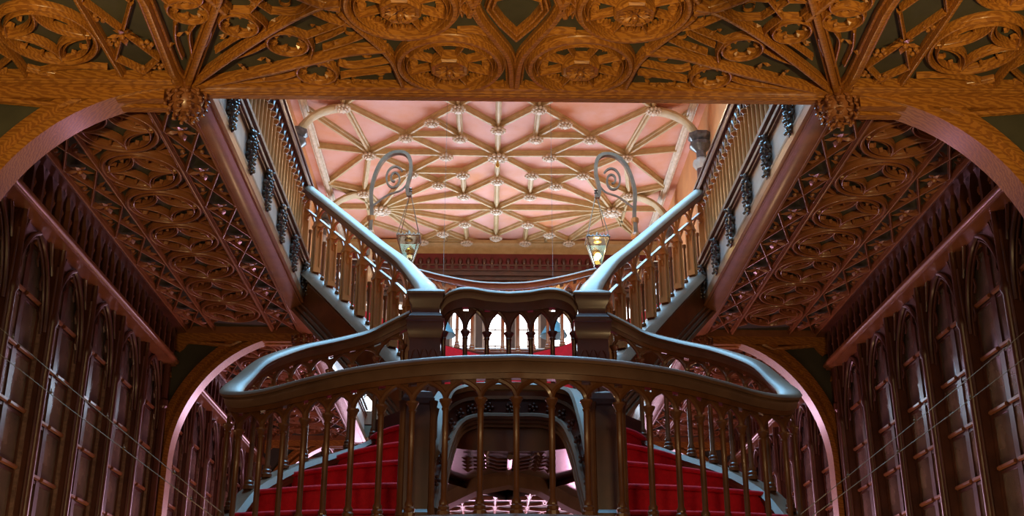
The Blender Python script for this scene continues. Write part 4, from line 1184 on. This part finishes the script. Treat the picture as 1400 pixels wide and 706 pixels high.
# ------------------------------------------------------------------ scroll brackets and hanging lanterns
def pt(x, z, sx, y=10.95): return V((sx * x, y, z))
for sx in (-1, 1):
    sd = 'left' if sx < 0 else 'right'
    t = thing('scroll_bracket', 'tall wrought metal scroll bracket rising above the %s upper handrail' % sd, 'lamp bracket', 'scroll brackets holding the lanterns')
    main = cr([pt(1.37, 4.3, sx), pt(1.355, 4.75, sx), pt(1.37, 5.05, sx), pt(1.30, 5.32, sx), pt(1.19, 5.45, sx), pt(1.06, 5.47, sx), pt(.985, 5.40, sx), pt(.97, 5.24, sx), pt(1.00, 5.08, sx), pt(.99, 4.99, sx), pt(.955, 4.99, sx)], 8)
    flatp = [(-.022, -.012), (.022, -.012), (.022, .012), (-.022, .012)]
    MB().sweep(main, [(-.018, -.03), (.018, -.03), (.018, .03), (-.018, .03)], (0, 1, 0)).build('arm', 'metal', t)
    sp = []
    for i in range(44):
        a = i / 43 * 3.4 * pi; r = .125 * (1 - i / 43 * .82)
        sp.append(pt(1.14 - r * cos(a + .6) * .8, 5.17 + r * sin(a + .6) * 1.2, sx))
    MB().sweep(sp, [(-.009, -.016), (.009, -.016), (.009, .016), (-.009, .016)], (0, 1, 0)).build('scroll', 'metal', t)
    lo = cr([pt(1.35, 4.86, sx), pt(1.20, 4.98, sx), pt(1.06, 5.04, sx), pt(.985, 5.14, sx)], 6)
    MB().sweep(lo, [(-.007, -.012), (.007, -.012), (.007, .012), (-.007, .012)], (0, 1, 0)).build('stay', 'metal', t)
    MB().lathe([(.05, 3.98), (.05, 4.22), (.03, 4.26), (.032, 4.5), (.045, 4.52), (.045, 4.56), (.03, 4.58), (.028, 4.68), (.04, 4.70), (.04, 4.74)], (sx * 1.36, 10.95, 0), 8).build('foot', 'honey', t)
    # lantern: tapering square cage hung on rods
    L = thing('hanging_lantern', 'tapering glass lantern with toothed crown hanging from the %s scroll bracket, %s' % (sd, 'with a faint glimmer' if sx < 0 else 'glowing yellow'), 'lantern', 'hanging lanterns')
    cx = .965; zt = 4.49; zb = 4.21; hx = .112; hb = .035; y = 10.95; apex = V((sx * cx, y, 5.02))
    mb = MB()
    for a, b in ((-1, -1), (1, -1), (1, 1), (-1, 1)): mb.tube([V((sx * cx + a * hx, y + b * hx, zt)), apex], .0045, 6)
    mb.build('hanging_rods', 'metal', L)
    MB().lathe([(0, 0), (.018, .01), (.012, .03), (.022, .045), (.01, .06), (.02, .075), (.0, .09)], (sx * cx, y, 4.98), 8).build('hook', 'bracket', L)
    mb = MB()
    for k in range(4):
        a, b = [(-1, -1), (1, -1), (1, 1), (-1, 1)][k]; c, d = [(-1, -1), (1, -1), (1, 1), (-1, 1)][(k + 1) % 4]
        p, q = V((sx * cx + a * hx, y + b * hx, zt)), V((sx * cx + c * hx, y + d * hx, zt))
        mb.tube([p, q], .009, 6)
        for j in range(6): e = p.lerp(q, (j + .5) / 6); mb.lathe([(.012, 0), (.010, .018), (.0, .03)], e, 6)
        e, f = V((sx * cx + a * hb, y + b * hb, zb)), V((sx * cx + c * hb, y + d * hb, zb))
        mb.tube([e, f], .006, 6); mb.tube([p, e], .006, 6)
    mb.lathe([(.0, -.03), (.012, -.02), (.036, 0), (.036, .01)], (sx * cx, y, zb - .01), 8)
    mb.build('cage', 'bracket' if sx > 0 else 'metal', L)
    g = MB(); g.lathe([(hb * sqrt(2) * .97, zb), (hx * sqrt(2) * .97, zt - .01)], (sx * cx, y, 0), 4, pi / 4); g.build('glass', 'lampglass', L)
    if sx > 0: MB().ball((sx * cx, y, 4.32), .035, 10, 8).build('bulb', 'glow', L)
    else: MB().ball((sx * cx, y, 4.37), .018, 10, 8).build('bulb', 'brass', L)
    MB().lathe([(0, 4.46), (.04, 4.47), (.05, 4.5), (.02, 4.53), (.015, 4.57), (0, 4.59)], (sx * cx, y, 0), 10).build('finial', 'metal', L)

t = thing('gallery_globe_lamp', 'tiny glowing globe lamp on a slim stem behind the left gallery balusters', 'lamp')
MB().ball((-2.25, 8.86, 4.89), .022, 10, 8).build('bulb', 'glow', t)
MB().lathe([(.05, 3.93), (.05, 3.96), (.008, 3.99), (.008, 4.85), (.016, 4.87)], (-2.25, 8.86, 0), 8).build('stem', 'brass', t)
# teal pendant shades in front of the far windows
for sx in (-1, 1):
    t = thing('pendant_lamp', 'small teal conical shade seen through the bridge balusters, in front of the %s windows' % ('left' if sx < 0 else 'right'), 'pendant lamp', 'teal pendant shades')
    x, y, z = (sx * .86, 17.0, 5.37)
    MB().lathe([(.21, 0), (.215, .01), (.10, .20), (.06, .26), (.03, .28)], (x, y, z), 20).build('shade', 'teal', t)
    MB().lathe([(.002, .28), (.002, CEIL + .05 - z)], (x, y, z), 6).build('rod', 'bracket', t)
    MB().ball((x, y, z + .03), .05, 10, 6).build('bulb', 'bracket', t)

# ------------------------------------------------------------------ stay cables with clips
for sx in (-1, 1):
    for j, (za, zb) in enumerate(((2.10, 1.02), (1.94, .965))):
        a = V((sx * 3.2, 5.7, za + .16)); b = V((sx * 1.64, 6.62, zb + .02))
        t = tag(MB().tube([a, a.lerp(b, .5) + V((0, 0, -.012)), b], .0022, 6).build('stay_cable', 'steel'),
                'thin pale cable, %s of the pair running to the %s side of the staircase' % ('upper' if j == 0 else 'lower', 'left' if sx < 0 else 'right'), 'cable', 'thin cables beside the staircase')
        for f in ((.32, .62, .84) if j == 0 else (.45, .68, .9)):
            c = a.lerp(b, f); mb = MB(); mb.ball((c.x, c.y, c.z), .009, 6, 4); mb.tube([c, c + V((0, 0, .02))], .003, 5); mb.build('clip', 'steel', t)

# ------------------------------------------------------------------ light
def area(name, loc, rot, sx_, sy_, pw, col, spread=None):
    d = bpy.data.lights.new(name, 'AREA'); d.shape = 'RECTANGLE'; d.size = sx_; d.size_y = sy_; d.energy = pw; d.color = col
    if spread: d.spread = spread
    o = bpy.data.objects.new(name, d); o.location = loc; o.rotation_euler = rot; COL.objects.link(o); return o
def point(name, loc, pw, col, r=.08):
    d = bpy.data.lights.new(name, 'POINT'); d.energy = pw; d.color = col; d.shadow_soft_size = r
    o = bpy.data.objects.new(name, d); o.location = loc; COL.objects.link(o); return o
area('skylight', (0, (SKY0 + SKY1) / 2, CEIL + .03), (0, 0, 0), 4.2, 11.2, 1300, (.24, .62, 1.0))
area('window_daylight', (0, YE - .4, 6.3), (-pi / 2, 0, 0), 6.2, 3.2, 420, (.50, .74, 1.0))
area('door_daylight', (0, YE - .4, 2.3), (-pi / 2, 0, 0), 5.6, 1.5, 230, (1.0, .60, .84))
# warm hall lamps on the ground floor in front of the stair
for x in (-1.6, 1.6): point('hall_lamp', (x, 1.4, 1.2), 85, (1.0, .66, .30), .12)
for sx in (-1, 1): point('rear_pink_fill', (sx * .9, 12.4, .5), 85, (1.0, .46, .70), .15)  # unseen pink fill added behind the stair to tint the beam edges
def spot(name, loc, tgt, pw, col, ang, r=.06):
    d = bpy.data.lights.new(name, 'SPOT'); d.energy = pw; d.color = col; d.spot_size = radians(ang); d.spot_blend = .5; d.shadow_soft_size = r
    o = bpy.data.objects.new(name, d); o.location = loc; o.rotation_euler = (V(tgt) - V(loc)).to_track_quat('-Z', 'Y').to_euler(); COL.objects.link(o)
for x in (-2.2, 0, 2.2): spot('soffit_fill_spot', (x, 3.3, 1.95), (x * 1.05, 5.45, 3.5), 165, (1.0, .66, .25), 52)  # upward spots added to warm the front soffit and miss the balusters
for y in (7.4, 9.8, 13.4):
    for sx in (-1, 1): point('aisle_fill', (sx * 2.5, y, .4), 15, (1.0, .60, .30), .1)  # unseen warm fill added low in the aisles to lift the side soffits
# gallery lamps that wash the vault
for y in (13.2, 17.0, 21.0):
    for sx in (-1, 1): point('gallery_lamp', (sx * 2.7, y, 6.6), 62, (1.0, .78, .56), .15)
for sx in (-1, 1): point('lantern_light', (sx * .965, 10.95, 4.40), 5 if sx > 0 else .3, (1.0, .68, .3), .03)
for sx in (-1, 1): point('stair_fill', (sx * .35, 9.9, 4.9), 22, (1.0, .66, .34), .1)  # unseen warm fill added for the inner faces of the upper balusters
w = bpy.data.worlds.new('world'); SC.world = w; w.use_nodes = True
w.node_tree.nodes['Background'].inputs[0].default_value = (.35, .42, .6, 1); w.node_tree.nodes['Background'].inputs[1].default_value = .02

SC.view_settings.view_transform = 'Standard'; SC.view_settings.look = 'None'; SC.view_settings.gamma = 1; SC.view_settings.exposure = 0.0
SC.view_settings.use_curve_mapping = False
SC.cycles.max_bounces = 8; SC.cycles.use_denoising = True
